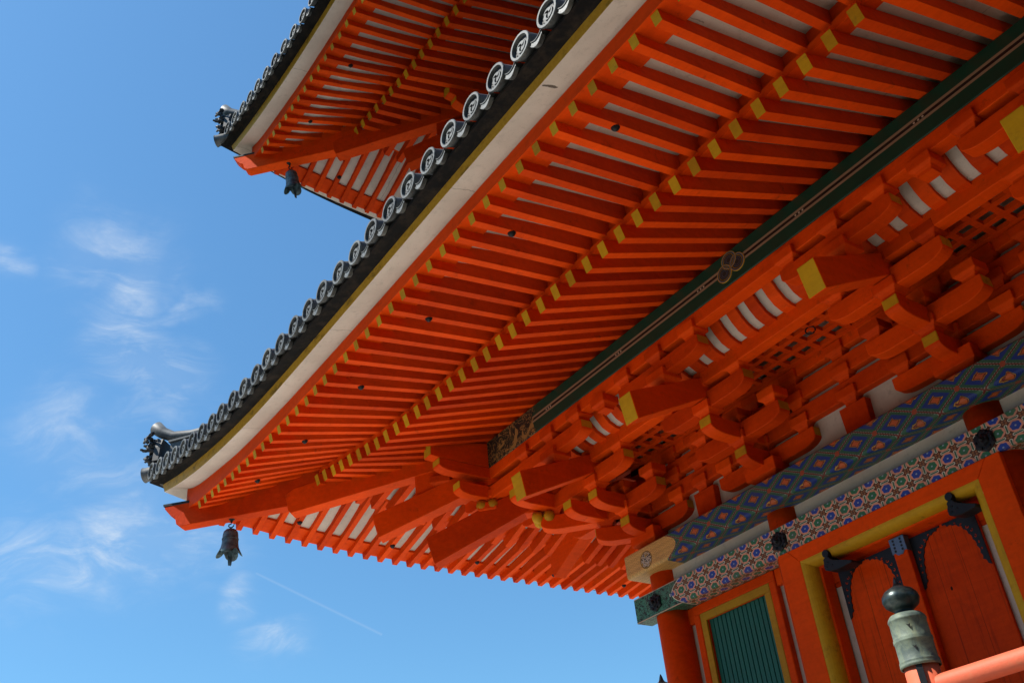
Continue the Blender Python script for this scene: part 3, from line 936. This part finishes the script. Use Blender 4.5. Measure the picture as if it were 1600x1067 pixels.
# ------------------------------------------------------------------ walls of the lower storey
def walls():
    # columns
    for side in (0, 1):
        for i, c in enumerate(COLS):
            if side and i == 0: continue
            mb = MB(); x, y = (c + (0.035 if i == 0 else 0.0), 0.03) if not side else (0.03, c)
            mb.lathe([(0.162, FLOOR), (0.162, 0.50), (0.0, 0.50)], (x, y, 0), 40, 0)
            part('column', mb, ['verm'], pag)
    for side in (0, 1):
        xf = swap if side else (lambda p: p)
        mb = MB(); mb.box(-0.30 if not side else 0.052, 5.48, -0.14, 0.05, -0.106, 0.13, 0); part('head_tie_beam', mb, ['headtie'] if not side else ['headtie'], pag, 0.004, xf)
        mb = MB()
        c, s = -0.26, 0.03
        pr = [(-0.26 + 0.025, 0.285), (-0.26 + 0.007, 0.292), (-0.26, 0.31), (-0.26, 0.505), (-0.25, 0.517), (0.22, 0.517), (0.22, 0.285)]
        mb.prism(pr, lambda a, b, t: (t, a, b), -0.207 if not side else 0.222, 5.387, 0)
        part('wall_plate', mb, ['plate'], pag, 0, xf)
        mb = MB(); mb.box(0, 5.18, -0.03, 0.11, 0.12, 0.30, 0); part('plaster_panel', mb, ['white'], pag, 0, xf)
        mb = MB(); mb.box(0, 5.18, 0.10, 0.155, FLOOR, -0.05, 0); part('plaster_panel', mb, ['white'], pag, 0, xf)
        # nail covers on the tie beam
        for c in COLS:
            if side and c == 0: continue
            mb = MB()
            n = 6
            hexr = lambda r, y: [(c + r * math.cos(math.pi / 6 + k * math.pi / 3), y, 0.008 + r * math.sin(math.pi / 6 + k * math.pi / 3)) for k in range(6)]
            mb.loft([hexr(0.088, -0.139), hexr(0.088, -0.152), hexr(0.074, -0.160), hexr(0.050, -0.162), hexr(0.042, -0.175), hexr(0.022, -0.180), hexr(0.018, -0.196), hexr(0.004, -0.205)], 0)
            for k in range(6):
                a = k * math.pi / 3; mb.tube([(c + 0.062 * math.cos(a), -0.155, 0.008 + 0.062 * math.sin(a)), (c + 0.062 * math.cos(a), -0.172, 0.008 + 0.062 * math.sin(a))], [0.013, 0.008], 8, 0)
            part('nail_cover', mb, ['iron'], pag, 0, xf)
        # side bay windows
        for cx in (0.80, 4.38):
            win = put('window', None, pag, Vector(xf((cx, 0.04, -0.9))))
            x0, x1 = cx - 0.525, cx + 0.502; zt, zb = -0.108, -2.0
            mb = MB()
            for a, b, c_, d in ((x0, x1, zt - 0.085, zt), (x0, x0 + 0.075, zb, zt - 0.087), (x1 - 0.075, x1, zb, zt - 0.087)): mb.box(a, b, 0.04, 0.105, c_, d, 0)
            part('outer_frame', mb, ['verm'], win, 0.006, xf)
            mb = MB(); i0, i1 = x0 + 0.077, x1 - 0.077; z2 = zt - 0.087; fw = 0.072
            for a, b, c_, d in ((i0, i1, z2 - fw, z2), (i0, i0 + fw, zb, z2 - fw - 0.001), (i1 - fw, i1, zb, z2 - fw - 0.001)): mb.box(a, b, 0.044, 0.066, c_, d, 0)
            part('inner_frame', mb, ['yellow'], win, 0.004, xf)
            mb = MB()
            for a, b, c_, d in ((i0 + .03, i1 - .03, z2 - fw + 0.0, z2 - fw + .03), (i0 + .03, i0 + fw - 0.002, zb, z2 - fw), (i1 - fw + 0.002, i1 - .03, zb, z2 - fw)): mb.box(a, b, 0.0665, 0.099, c_, d, 0)
            part('reveal', mb, ['verm'], win, 0, xf)
            mb = MB(); nb = 14; wdt = (i1 - i0 - 2 * fw) / nb
            for k in range(nb):
                x = i0 + fw + (k + 0.5) * wdt
                mb.prism([(x - wdt * 0.47, 0.0975), (x - wdt * 0.40, 0.080), (x + wdt * 0.40, 0.080), (x + wdt * 0.47, 0.0975)], lambda a, b, t: (a, b, t), zb, z2 - fw, 0)
            part('lattice', mb, ['lattice'], win, 0, xf)
            mb = MB(); mb.box(i0 + fw, i1 - fw, 0.0978, 0.0988, zb, z2 - fw, 0); part('backing_board', mb, ['lattice'], win, 0, xf)
            mb = MB(); mb.box(x0, x1, 0.03, 0.099, zb - 0.12, zb - 0.002, 0); part('sill', mb, ['verm'], win, 0.005, xf)
            # head blocks between frame and columns
            for a, b in ((cx - 0.66, x0 - 0.002), (x1 + 0.002, cx + 0.66)):
                mb = MB(); mb.box(a, b, 0.055, 0.099, -0.25, -0.107, 0); part('head_block', mb, ['verm'], win, 0.003, xf)
        # door in the middle bay
        door = put('door', None, pag, Vector(xf((XC, 0, -1.4))))
        L, R_, T_, B_ = 1.556, 3.65, -0.107, FLOOR
        iL, iR, iT = 1.766, 3.441, -0.229
        y = -0.158
        mb = MB()
        mb.prism([(L, B_), (iL, B_), (iL, iT - 0.001), (iL - 0.1, T_ - 0.003), (L, T_ - 0.003)], lambda p, q, t: (p, t, q), y, 0.09, 0)
        mb.prism([(R_, B_), (R_, T_ - 0.003), (iR + 0.1, T_ - 0.003), (iR, iT - 0.001), (iR, B_)], lambda p, q, t: (p, t, q), y, 0.09, 0)
        mb.prism([(iL - 0.098, T_ - 0.003), (iL + 0.001, iT - 0.0), (iR - 0.001, iT - 0.0), (iR + 0.098, T_ - 0.003)], lambda p, q, t: (p, t, q), y, 0.09, 0)
        part('outer_frame', mb, ['verm'], door, 0.004, xf)
        # yellow splayed inner frame, rounded section
        mb = MB(); cs = []
        for j in range(8):
            a = j / 7 * math.pi / 2
            cs.append((0.125 * (1 - math.cos(a)) if False else 0.088 * math.sin(a), y + 0.002 + 0.085 * (1 - math.cos(a))))
        path = lambda d: [(iL + d, B_), (iL + d, iT - d * 0.72), (iR - d, iT - d * 0.72), (iR - d, B_)]
        rings = []
        for d, yy in cs + [(0.088, -0.055)]: rings.append([(px, yy, pz) for px, pz in path(d)])
        mb.loft(rings, 0, False, False, False)
        part('inner_frame', mb, ['yellow'], door, 0, xf)
        mb = MB()
        rings = [[(px, yy, pz) for px, pz in path(d)] for d, yy in ((0.086, -0.054), (0.108, -0.052), (0.112, 0.061))]
        mb.loft(rings, 0, False, False, False)
        part('reveal', mb, ['verm'], door, 0, xf)
        # lintel and white jamb strips
        dL, dR, dT = iL + 0.105, iR - 0.105, iT - 0.075
        mb = MB(); mb.box(dL, dR, 0.062, 0.12, dT - 0.12, dT + 0.05, 0)
        mb.box(dL, dL + 0.085, 0.07, 0.12, -0.46, dT - 0.121, 0); mb.box(dR - 0.13, dR, 0.07, 0.12, -0.46, dT - 0.121, 0)
        part('lintel', mb, ['verm'], door, 0.003, xf)
        for q, q2 in ((dL, dL + 0.085), (dR - 0.13, dR)):
            mb = MB(); mb.box(q, q2, 0.075, 0.115, B_, -0.462, 0); part('jamb_strip', mb, ['white'], door, 0, xf)
        # leaves with openwork corner plates
        for x0, x1, sgn in ((1.950, XC - 0.002, 1), (XC + 0.002, 3.224, -1)):
            mb = MB(); mb.box(x0, x1, 0.045, 0.072, B_, -0.335, 0)
            lf = part('door_leaf', mb, ['door'], door, 0.003, xf)
            q0, q1 = (x0 + 0.005, 2.505) if sgn > 0 else (2.655, x1 - 0.005)
            for cx, sg in ((q0, 1), (q1, -1)):
                base = [(0.265, -0.012), (0.235, -0.030), (0.19, -0.040), (0.15, -0.062), (0.118, -0.098), (0.092, -0.140), (0.074, -0.190), (0.060, -0.245), (0.052, -0.300), (0.050, -0.345), (0.022, -0.385)]
                edge = []
                for (a, b), (c_, d) in zip(base, base[1:]):
                    for j in range(4):
                        t = j / 4; sc = 0.010 * math.sin(math.pi * t)
                        ex, ez = c_ - a, d - b; l = math.hypot(ex, ez)
                        edge.append((a + ex * t - ez / l * sc * -1, b + ez * t + ex / l * sc * -1))
                pr = [(0, -0.0), (0.27, 0.0)] + edge + [base[-1], (0.0, -0.40)]
                mb = MB(); mb.prism([(cx + sg * a, -0.345 + b) for a, b in pr], lambda p, q, t: (p, t, q), 0.036, 0.047, 0)
                # pierced comma openings show the door colour
                for (a, b, r) in ((0.165, -0.035, 0.007), (0.120, -0.060, 0.014), (0.085, -0.088, 0.015), (0.060, -0.125, 0.013), (0.047, -0.175, 0.013), (0.036, -0.225, 0.008), (0.030, -0.275, 0.006)):
                    L1 = []
                    for j in range(7):
                        an = (j / 6) * 4.0 + a * 40; L1.append((cx + sg * (a + r * math.cos(an) * (1 - j / 9)), 0.0352, -0.345 + b + r * math.sin(an) * (1 - j / 9)))
                    mb.tube(L1, 0.0032, 5, 1)
                part('corner_plate', mb, ['iron', 'verm'], lf, 0, xf)
        # meeting stile with studded cap
        mb = MB(); mb.box(XC - 0.062, XC + 0.062, -0.02, 0.043, B_, -0.32, 0); st = part('meeting_stile', mb, ['verm'], door, 0.004, xf)
        mb = MB(); mb.prism([(XC - 0.066, -0.318), (XC + 0.066, -0.318), (XC + 0.066, -0.435), (XC + 0.040, -0.430), (XC + 0.030, -0.445), (XC + 0.018, -0.455), (XC + 0.0, -0.45), (XC - 0.018, -0.455), (XC - 0.030, -0.445), (XC - 0.04, -0.43), (XC - 0.066, -0.435)], lambda p, q, t: (p, t, q), -0.027, 0.042, 0)
        for a in (-0.032, 0.032):
            for k in range(4): mb.tube([(XC + a, -0.026, -0.338 - k * 0.027), (XC + a, -0.032, -0.338 - k * 0.027)], [0.010, 0.008], 8, 1)
        part('stile_cap', mb, ['bluesteel', 'iron'], st, 0, xf)
        # hinge brackets on the yellow frame
        for pr, kx in (([(2.022, -0.285), (2.050, -0.285), (2.065, -0.312), (2.09, -0.332), (2.14, -0.348), (2.20, -0.370), (2.255, -0.392), (2.25, -0.408), (2.18, -0.412), (2.11, -0.415), (2.05, -0.405), (2.02, -0.398), (1.992, -0.385), (1.988, -0.350), (1.998, -0.320), (1.996, -0.300)], 2.034),
                       ([(3.178, -0.285), (3.206, -0.285), (3.222, -0.310), (3.245, -0.328), (3.30, -0.355), (3.37, -0.385), (3.36, -0.405), (3.30, -0.412), (3.243, -0.416), (3.19, -0.408), (3.148, -0.388), (3.146, -0.350), (3.158, -0.320), (3.156, -0.300)], 3.192)):
            mb = MB()
            mb.prism(pr, lambda p, q, t: (p, t, q), -0.168, -0.045, 0)
            mb.tube([(kx, -0.172, -0.262), (kx, -0.150, -0.262), (kx, -0.12, -0.262)], [0.030, 0.034, 0.03], 14, 0)
            mb.box(kx - 0.013, kx + 0.013, -0.166, -0.06, -0.30, -0.26, 0)
            for u, v in ((0.0, -0.335), (0.035, -0.365), (-0.015, -0.37)): mb.tube([(kx + u, -0.167, v), (kx + u, -0.174, v)], [0.008, 0.005], 8, 0)
            part('hinge', mb, ['iron'], door, 0.004, xf)
    # solid core so no light leaks through
    mb = MB(); mb.box(0.16, 5.03, 0.16, 5.03, FLOOR, 3.9, 0); part('inner_wall', mb, ['white'], pag)
    # veranda and stone base
    mb = MB(); mb.box(-1.9, 7.08, -1.9, 7.08, FLOOR - 0.12, FLOOR, 0); part('veranda_floor', mb, ['floor'], pag, 0.01)
    mb = MB(); mb.box(-1.3, 6.48, -1.3, 6.48, GROUND, FLOOR - 0.122, 0); part('stone_base', mb, ['stone'], pag, 0.02)
    # trefoil crest on the front purlin
    mb = MB()
    for dx, dzz in ((-0.075, -0.035), (0.0, 0.055), (0.078, -0.012)):
        c = (2.63 + dx, 1.842 + dzz)
        def cr(r, yy): return [(c[0] + r * math.cos(k * math.pi / 10), yy, c[1] + r * math.sin(k * math.pi / 10)) for k in range(20)]
        mb.loft([cr(0.080, -1.191), cr(0.080, -1.199), cr(0.075, -1.199)], 1, True, False); mb.loft([cr(0.0745, -1.1985), cr(0.066, -1.1985)], 0, True, False)
        mb.add(cr(0.075, -1.1975), [tuple(range(20))], 2)
        for r in (0.058, 0.042, 0.027): mb.loft([cr(r, -1.1985), cr(r - 0.003, -1.1985)], 1 if r > 0.05 else 0, True, False)
    part('crest', mb, ['bluesteel', 'edge_yellow', 'black', 'white'], pag)


# ------------------------------------------------------------------ wind bells
def bell(loc, label, tilt, yaw, name_group='wind bells under the eave corners', dent=0.0):
    b = put('wind_bell', None, None, loc, label=label, category='bell', group=name_group)
    mb = MB()
    n = 48
    prof = [(0.0, -0.145), (0.030, -0.147), (0.062, -0.158), (0.082, -0.180), (0.089, -0.215), (0.092, -0.27), (0.096, -0.33), (0.104, -0.375), (0.118, -0.41)]
    rings = []
    for r, z in prof: rings.append([(r * math.cos(2 * math.pi * k / n), r * math.sin(2 * math.pi * k / n), z) for k in range(n)])
    last = []
    for k in range(n):
        a = 2 * math.pi * k / n; lobe = abs(math.sin(2 * a + 0.6)) ** 0.55
        last.append((0.108 + 0.045 * lobe, -0.385 - 0.10 * lobe))
    rings.append([(r * math.cos(2 * math.pi * k / n), r * math.sin(2 * math.pi * k / n), z) for k, (r, z) in enumerate(last)])
    inner = [[(p[0] * 0.94, p[1] * 0.94, p[2] + 0.004) for p in r] for r in reversed(rings)]
    mb.loft(rings + inner, 0, True, False, True)
    mb.loft([[(r * math.cos(2 * math.pi * k / n), r * math.sin(2 * math.pi * k / n), z) for k in range(n)] for r, z in ((0.093, -0.262), (0.0975, -0.266), (0.0975, -0.276), (0.0935, -0.28))], 0, True, False, True)
    part('bell_body', mb, ['bell'], b)
    mb = MB()
    mb.lathe([(0.0, 0.004), (0.052, 0.0), (0.050, -0.012), (0.022, -0.028), (0.012, -0.045), (0.010, -0.06)], (loc[0], loc[1], loc[2]), 16, 0)
    part('ceiling_mount', mb, ['iron'], b)
    mb = MB()
    P = lambda x, z: (loc[0] + x * RIGHT.x, loc[1] + x * RIGHT.y, loc[2] + z)
    mb.tube([P(0, -0.055), P(0.0, -0.075), P(-0.028, -0.085), P(-0.03, -0.105), P(-0.012, -0.12), P(0.012, -0.12), P(0.03, -0.10), P(0.034, -0.075)], 0.008, 8, 0)
    mb.tube([P(0, -0.12), P(0, -0.15)], [0.008, 0.012], 8, 0)
    part('hook', mb, ['iron'], b)
    # clapper with wind tongue
    mb = MB()
    mb.tube([P(0.0, -0.25), P(0.01, -0.45)], 0.006, 6, 0)
    pr = [(-0.005, -0.43), (0.035, -0.42), (0.045, -0.50), (0.040, -0.585), (0.028, -0.60), (0.020, -0.588), (0.006, -0.592), (-0.002, -0.53)]
    mb.prism(pr, lambda a, z, t: (loc[0] + (a - 0.01) * RIGHT.x + t * 0.6, loc[1] + (a - 0.01) * RIGHT.y - t * 0.6, loc[2] + z), -0.006, 0.006, 0)
    part('wind_tongue', mb, ['bell'], b)
    for ch in b.children:
        if ch.name.startswith('bell_body'):
            ch.location = (0, 0, 0)
            ch.data.transform(Matrix.Translation(Vector(loc)))
            ch.rotation_euler = (0, 0, yaw)
    b.scale = (0.92, 0.92, 0.92)
    if tilt:
        b.rotation_euler = tilt
    return b


def railing(x, label, rail_to=None, small=1.0):
    y = -1.70
    r = put('railing', None, None, (x, y, FLOOR), label=label, category='railing', group='veranda railings beside the door steps')
    tip = -1.203
    mb = MB(); mb.lathe([(0.092, FLOOR), (0.092, -1.66), (0.0, -1.66)], (x, y, 0), 28, 0)
    post = part('post', mb, ['verm_pale'], r)
    mb = MB(); mb.lathe([(0.0870, -1.408), (0.0609, -1.398), (0.0522, -1.388), (0.0522, -1.380), (0.0626, -1.374), (0.0905, -1.352), (0.1018, -1.322), (0.0974, -1.294), (0.0766, -1.268), (0.0418, -1.250), (0.0226, -1.240), (0.0157, -1.226), (0.0104, -1.206), (0.0035, -1.188), (0.0000, -1.186)], (x, y, 0), 36, 0)
    part('onion_finial', mb, ['dark_bronze'], post)
    mb = MB()
    p = [(0.1004, -1.69), (0.1069, -1.69), (0.1077, -1.674), (0.1045, -1.670), (0.1069, -1.664), (0.1053, -1.656), (0.1017, -1.650), (0.1013, -1.560), (0.1045, -1.556), (0.1057, -1.549), (0.1029, -1.544), (0.1049, -1.538), (0.1008, -1.532), (0.0996, -1.445), (0.1029, -1.441), (0.1041, -1.434), (0.1013, -1.430), (0.1004, -1.424), (0.0964, -1.418), (0.0859, -1.406), (0.0729, -1.402), (0.0000, -1.400)]
    mb.lathe(p, (x, y, 0), 40, 0)
    d = (CAMPOS - Vector((x, y, 0))); a = math.atan2(d.y, d.x)
    for z in (-1.49, -1.605):
        q = (x + 0.1018 * math.cos(a), y + 0.1018 * math.sin(a))
        tx, ty = -math.sin(a), math.cos(a)
        mb.add([(q[0] + tx * u + math.cos(a) * e, q[1] + ty * u + math.sin(a) * e, z + v) for u, v, e in ((-0.012, 0.016, 0.002), (0.0, 0.008, 0.003), (0.010, 0.014, 0.002), (0.006, -0.018, 0.003))], [(0, 1, 3), (1, 2, 3)], 1)
    part('post_cap', mb, ['patina', 'black'], post)
    mb = MB()
    for z0, z1 in ((-1.692, FLOOR),):
        mb.box(0, 0, 0, 0, 0, 0) if False else None
        c, s = math.cos(a - 0.10), math.sin(a - 0.10)
        mb.hexa([(x + 0.091 * c - k * s, y + 0.091 * s + k * c, z) if r_ == 0 else (x + 0.098 * c - k * s, y + 0.098 * s + k * c, z) for z in (z1, z0) for r_, k in ((0, -0.017), (0, 0.017), (1, 0.017), (1, -0.017))], 0)
    part('iron_strap', mb, ['iron'], post)
    if rail_to is not None:
        sg = 1 if rail_to > x else -1
        for z, rr in ((-1.80, 0.052), (-2.15, 0.045)):
            mb = MB(); mb.tube([(x + sg * 0.085, y, z), (rail_to, y, z)], rr, 20, 0); part('rail', mb, ['verm_pale'], r)
        k = x + sg * 1.1
        while (k - rail_to) * sg < 0:
            mb = MB(); mb.box(k - 0.05, k + 0.05, y - 0.05, y + 0.05, FLOOR, -1.85, 0); part('baluster', mb, ['verm_pale'], r, 0.006)
            k += sg * 1.1
    return r


# ------------------------------------------------------------------ build
eaves(0.0, 0.0, False)
storey(0.0, 0.0, True)
walls()
UP, UZ = 0.343, 5.115
eaves(UP, UZ, True)
storey(UP, UZ, False)
mb = MB(); mb.box(UP + 0.05, 2 * XC - UP - 0.05, UP + 0.05, 2 * XC - UP - 0.05, 3.5, UZ + 2.4, 0); part('upper_wall', mb, ['verm'], pag)
flush_pools()

bell((-3.18, -3.18, 1.655), 'dark bronze wind bell hanging from the lower roof corner, against blue sky', None, 0.5)
bell((-2.835, -2.835, 6.775), 'blue-green bronze wind bell with bent tongue hanging from the upper roof corner', (0.25, -0.12, 0.9), 0.9)
railing(3.575, 'railing with a green patina post cap and round handrail in front of the door', 9.0)
railing(1.56, 'railing whose dark pointed post cap just shows at the bottom edge beside the corner column', -1.8)

mb = MB()
rc = Vector((2.684, -0.454, 1.395))
pts = [(rc.x + 0.035 * math.cos(k * math.pi / 8), rc.y + 0.02 * math.cos(k * math.pi / 8), rc.z + 0.035 * math.sin(k * math.pi / 8)) for k in range(17)]
mb.tube(pts, 0.006, 6, 0); mb.tube([(rc.x, rc.y, rc.z + 0.035), (rc.x, rc.y, rc.z + 0.06)], 0.006, 6, 0)
put('iron_ring', mb.mesh('iron_ring', ['iron']), None, (0, 0, 0), label='small black iron ring hanging from the red lattice ceiling', category='ring')

mb = MB(); mb.add([(-900, -900, GROUND), (900, -900, GROUND), (900, 900, GROUND), (-900, 900, GROUND)], [(0, 1, 2, 3)], 0)
put('ground', mb.mesh('ground', ['earth'], None, False), None, (0, 0, 0), kind='structure')
mb = MB(); mb.add([(-13, -13, GROUND + 0.01), (2.6, -13, GROUND + 0.01), (5.2, -1.35, GROUND + 0.01), (4.5, 15, GROUND + 0.01), (-13, 15, GROUND + 0.01)], [(0, 1, 2, 3, 4)], 0)
put('bounce_gravel_court', mb.mesh('bounce_gravel_court', ['gravel'], None, False), None, (0, 0, 0), kind='structure')  # unseen pale ground, added and shaped to bounce light up under the left eaves
# unseen wooded hills, added to block light from the low sky
mb = MB(); rings = []
hr = random.Random(11)
for d, hh in ((0, 0), (1.5, 3.5), (6, 5.0), (25, 9), (90, 24), (300, 70), (420, 40)):
    R = []
    for k in range(96):
        a = 2 * math.pi * k / 96
        near = 0.5 + 0.5 * math.cos(a + 1.0)           # raised at the front right to cut the light from there
        r0 = 15 + 14 * (1 - near) + d
        R.append((2 + r0 * math.cos(a), -1 + r0 * math.sin(a), GROUND - 0.3 + (hh + (9.0 * near * near if d else 0)) * (0.8 + 0.35 * hr.random())))
    rings.append(R)
mb.loft(rings, 0, True, False, True)
put('added_hills', mb.mesh('added_hills', ['wood']), None, (0, 0, 0), kind='structure')

# ------------------------------------------------------------------ sky
w = bpy.data.worlds.new("World"); S.world = w; w.use_nodes = True
nt = w.node_tree; X.nt = nt; nt.nodes.clear()
out = nt.nodes.new('ShaderNodeOutputWorld'); bg = nt.nodes.new('ShaderNodeBackground')
sky = nt.nodes.new('ShaderNodeTexSky'); sky.sky_type = 'NISHITA'; sky.sun_disc = False
sky.sun_elevation = rad(SUN_EL); sky.sun_rotation = math.atan2(sdir.x, sdir.y)
sky.altitude = 100; sky.air_density = 1.0; sky.dust_density = 0.6; sky.ozone_density = 2.0
bg.inputs['Strength'].default_value = 0.092
WISPS = [([-0.8247, 0.2457, 0.5094], [-0.8716, 0.15, 0.46], .020, .35), ([-0.8829, 0.2075, 0.4212], [-0.9092, 0.2294, 0.3474], .018, .8), ([-0.7846, 0.1057, 0.6109], [-0.7807, 0.1867, 0.5963], .030, .6), ([-0.775, 0.181, 0.6055], [-0.8365, 0.1648, 0.5227], .026, .75), ([-0.8379, 0.1595, 0.522], [-0.8247, 0.2457, 0.5094], .022, .85), ([-0.8716, 0.119, 0.4756], [-0.8829, 0.2075, 0.4212], .040, .55), ([-0.8826, 0.189, 0.4305], [-0.9092, 0.2294, 0.3474], .040, .65), ([-0.9294, 0.1258, 0.347], [-0.8788, 0.2938, 0.3761], .032, .9), ([-0.8898, 0.3067, 0.338], [-0.8886, 0.3323, 0.3161], .012, .9), ([-0.8982, 0.3314, 0.289], [-0.8754, 0.3846, 0.293], .016, .6), ([-0.803, 0.0534, 0.5935], [-0.8025, 0.0856, 0.5904], .012, .5), ([-0.8078, 0.1933, 0.5568], [-0.7786, 0.2361, 0.5814], .010, .35)]
vec, dx, dy, dzc = coords('Generated')


def dot(v): return dx * v[0] + dy * v[1] + dzc * v[2]


TA = (Vector((-0.8788, 0.2938, 0.3761)) - Vector((-0.9294, 0.1258, 0.347))).normalized(); TN = Vector((-0.904, 0.21, 0.37)).normalized().cross(TA).normalized()


def streaks(along, across, detail, dist):
    cb = nt.nodes.new('ShaderNodeCombineXYZ')
    bend = noise(vec, 5, 3, 0.5)
    for i, q in enumerate((dot(TA) * along + bend * 1.5, dot(TN) * across + bend * 4.0, dzc * 3.0)): nt.links.new(q.v, cb.inputs[i])
    return noise(cb.outputs[0], 1.0, detail, 0.64, dist=dist)


fib = streaks(14, 34, 9, 0.5)
soft = noise(vec, 7, 4, 0.55, dist=1.0)
tot = None
for A, B, wd, st in WISPS:
    A, B = Vector(A), Vector(B); c = ((A + B) / 2).normalized(); t = (B - A); L = t.length / 2; t.normalize()
    nrm = c.cross(t).normalized()
    a = (dot(t) - c.dot(t)) / (L * 1.15); b = (dot(nrm) - c.dot(nrm) + (soft - 0.5) * 0.10) / wd
    m = (0.0 - (a * a * a * a + b * b)).exp() * dot(c).gt(0.7) * st
    tot = m if tot is None else tot.max(m)
fine = streaks(45, 130, 7, 0.8)
cl = (tot * (smooth(fib, 0.40, 0.76) * (0.25 + fine * 1.1) + 0.13)).clamp() * 0.80
A, B = Vector((-0.8755, 0.3314, 0.3517)), Vector((-0.8445, 0.447, 0.295)); c = ((A + B) / 2).normalized(); t = (B - A); L = t.length / 2; t.normalize(); nrm = c.cross(t).normalized()
trail = (0.0 - ((dot(nrm) - c.dot(nrm)) / 0.0011).pow(2.0)).exp() * ((dot(t) - c.dot(t)).abs().lt(L)) * dot(c).gt(0.7) * 0.10
mul = nt.nodes.new('ShaderNodeMix'); mul.data_type = 'RGBA'; mul.blend_type = 'MULTIPLY'; mul.inputs[0].default_value = 1.0
nt.links.new(sky.outputs[0], mul.inputs[6])
lift = dzc.max(0.0) * 0.34 + 0.90
cmb = nt.nodes.new('ShaderNodeCombineXYZ')
for i, q in enumerate((0.79, 1.27, 1.44)): nt.links.new((lift * q).v, cmb.inputs[i])
nt.links.new(cmb.outputs[0], mul.inputs[7])
skyc = mixc(cl.max(trail), mul.outputs[2], (6.2, 6.8, 7.4))
nt.links.new(skyc, bg.inputs[0]); nt.links.new(bg.outputs[0], out.inputs[0])
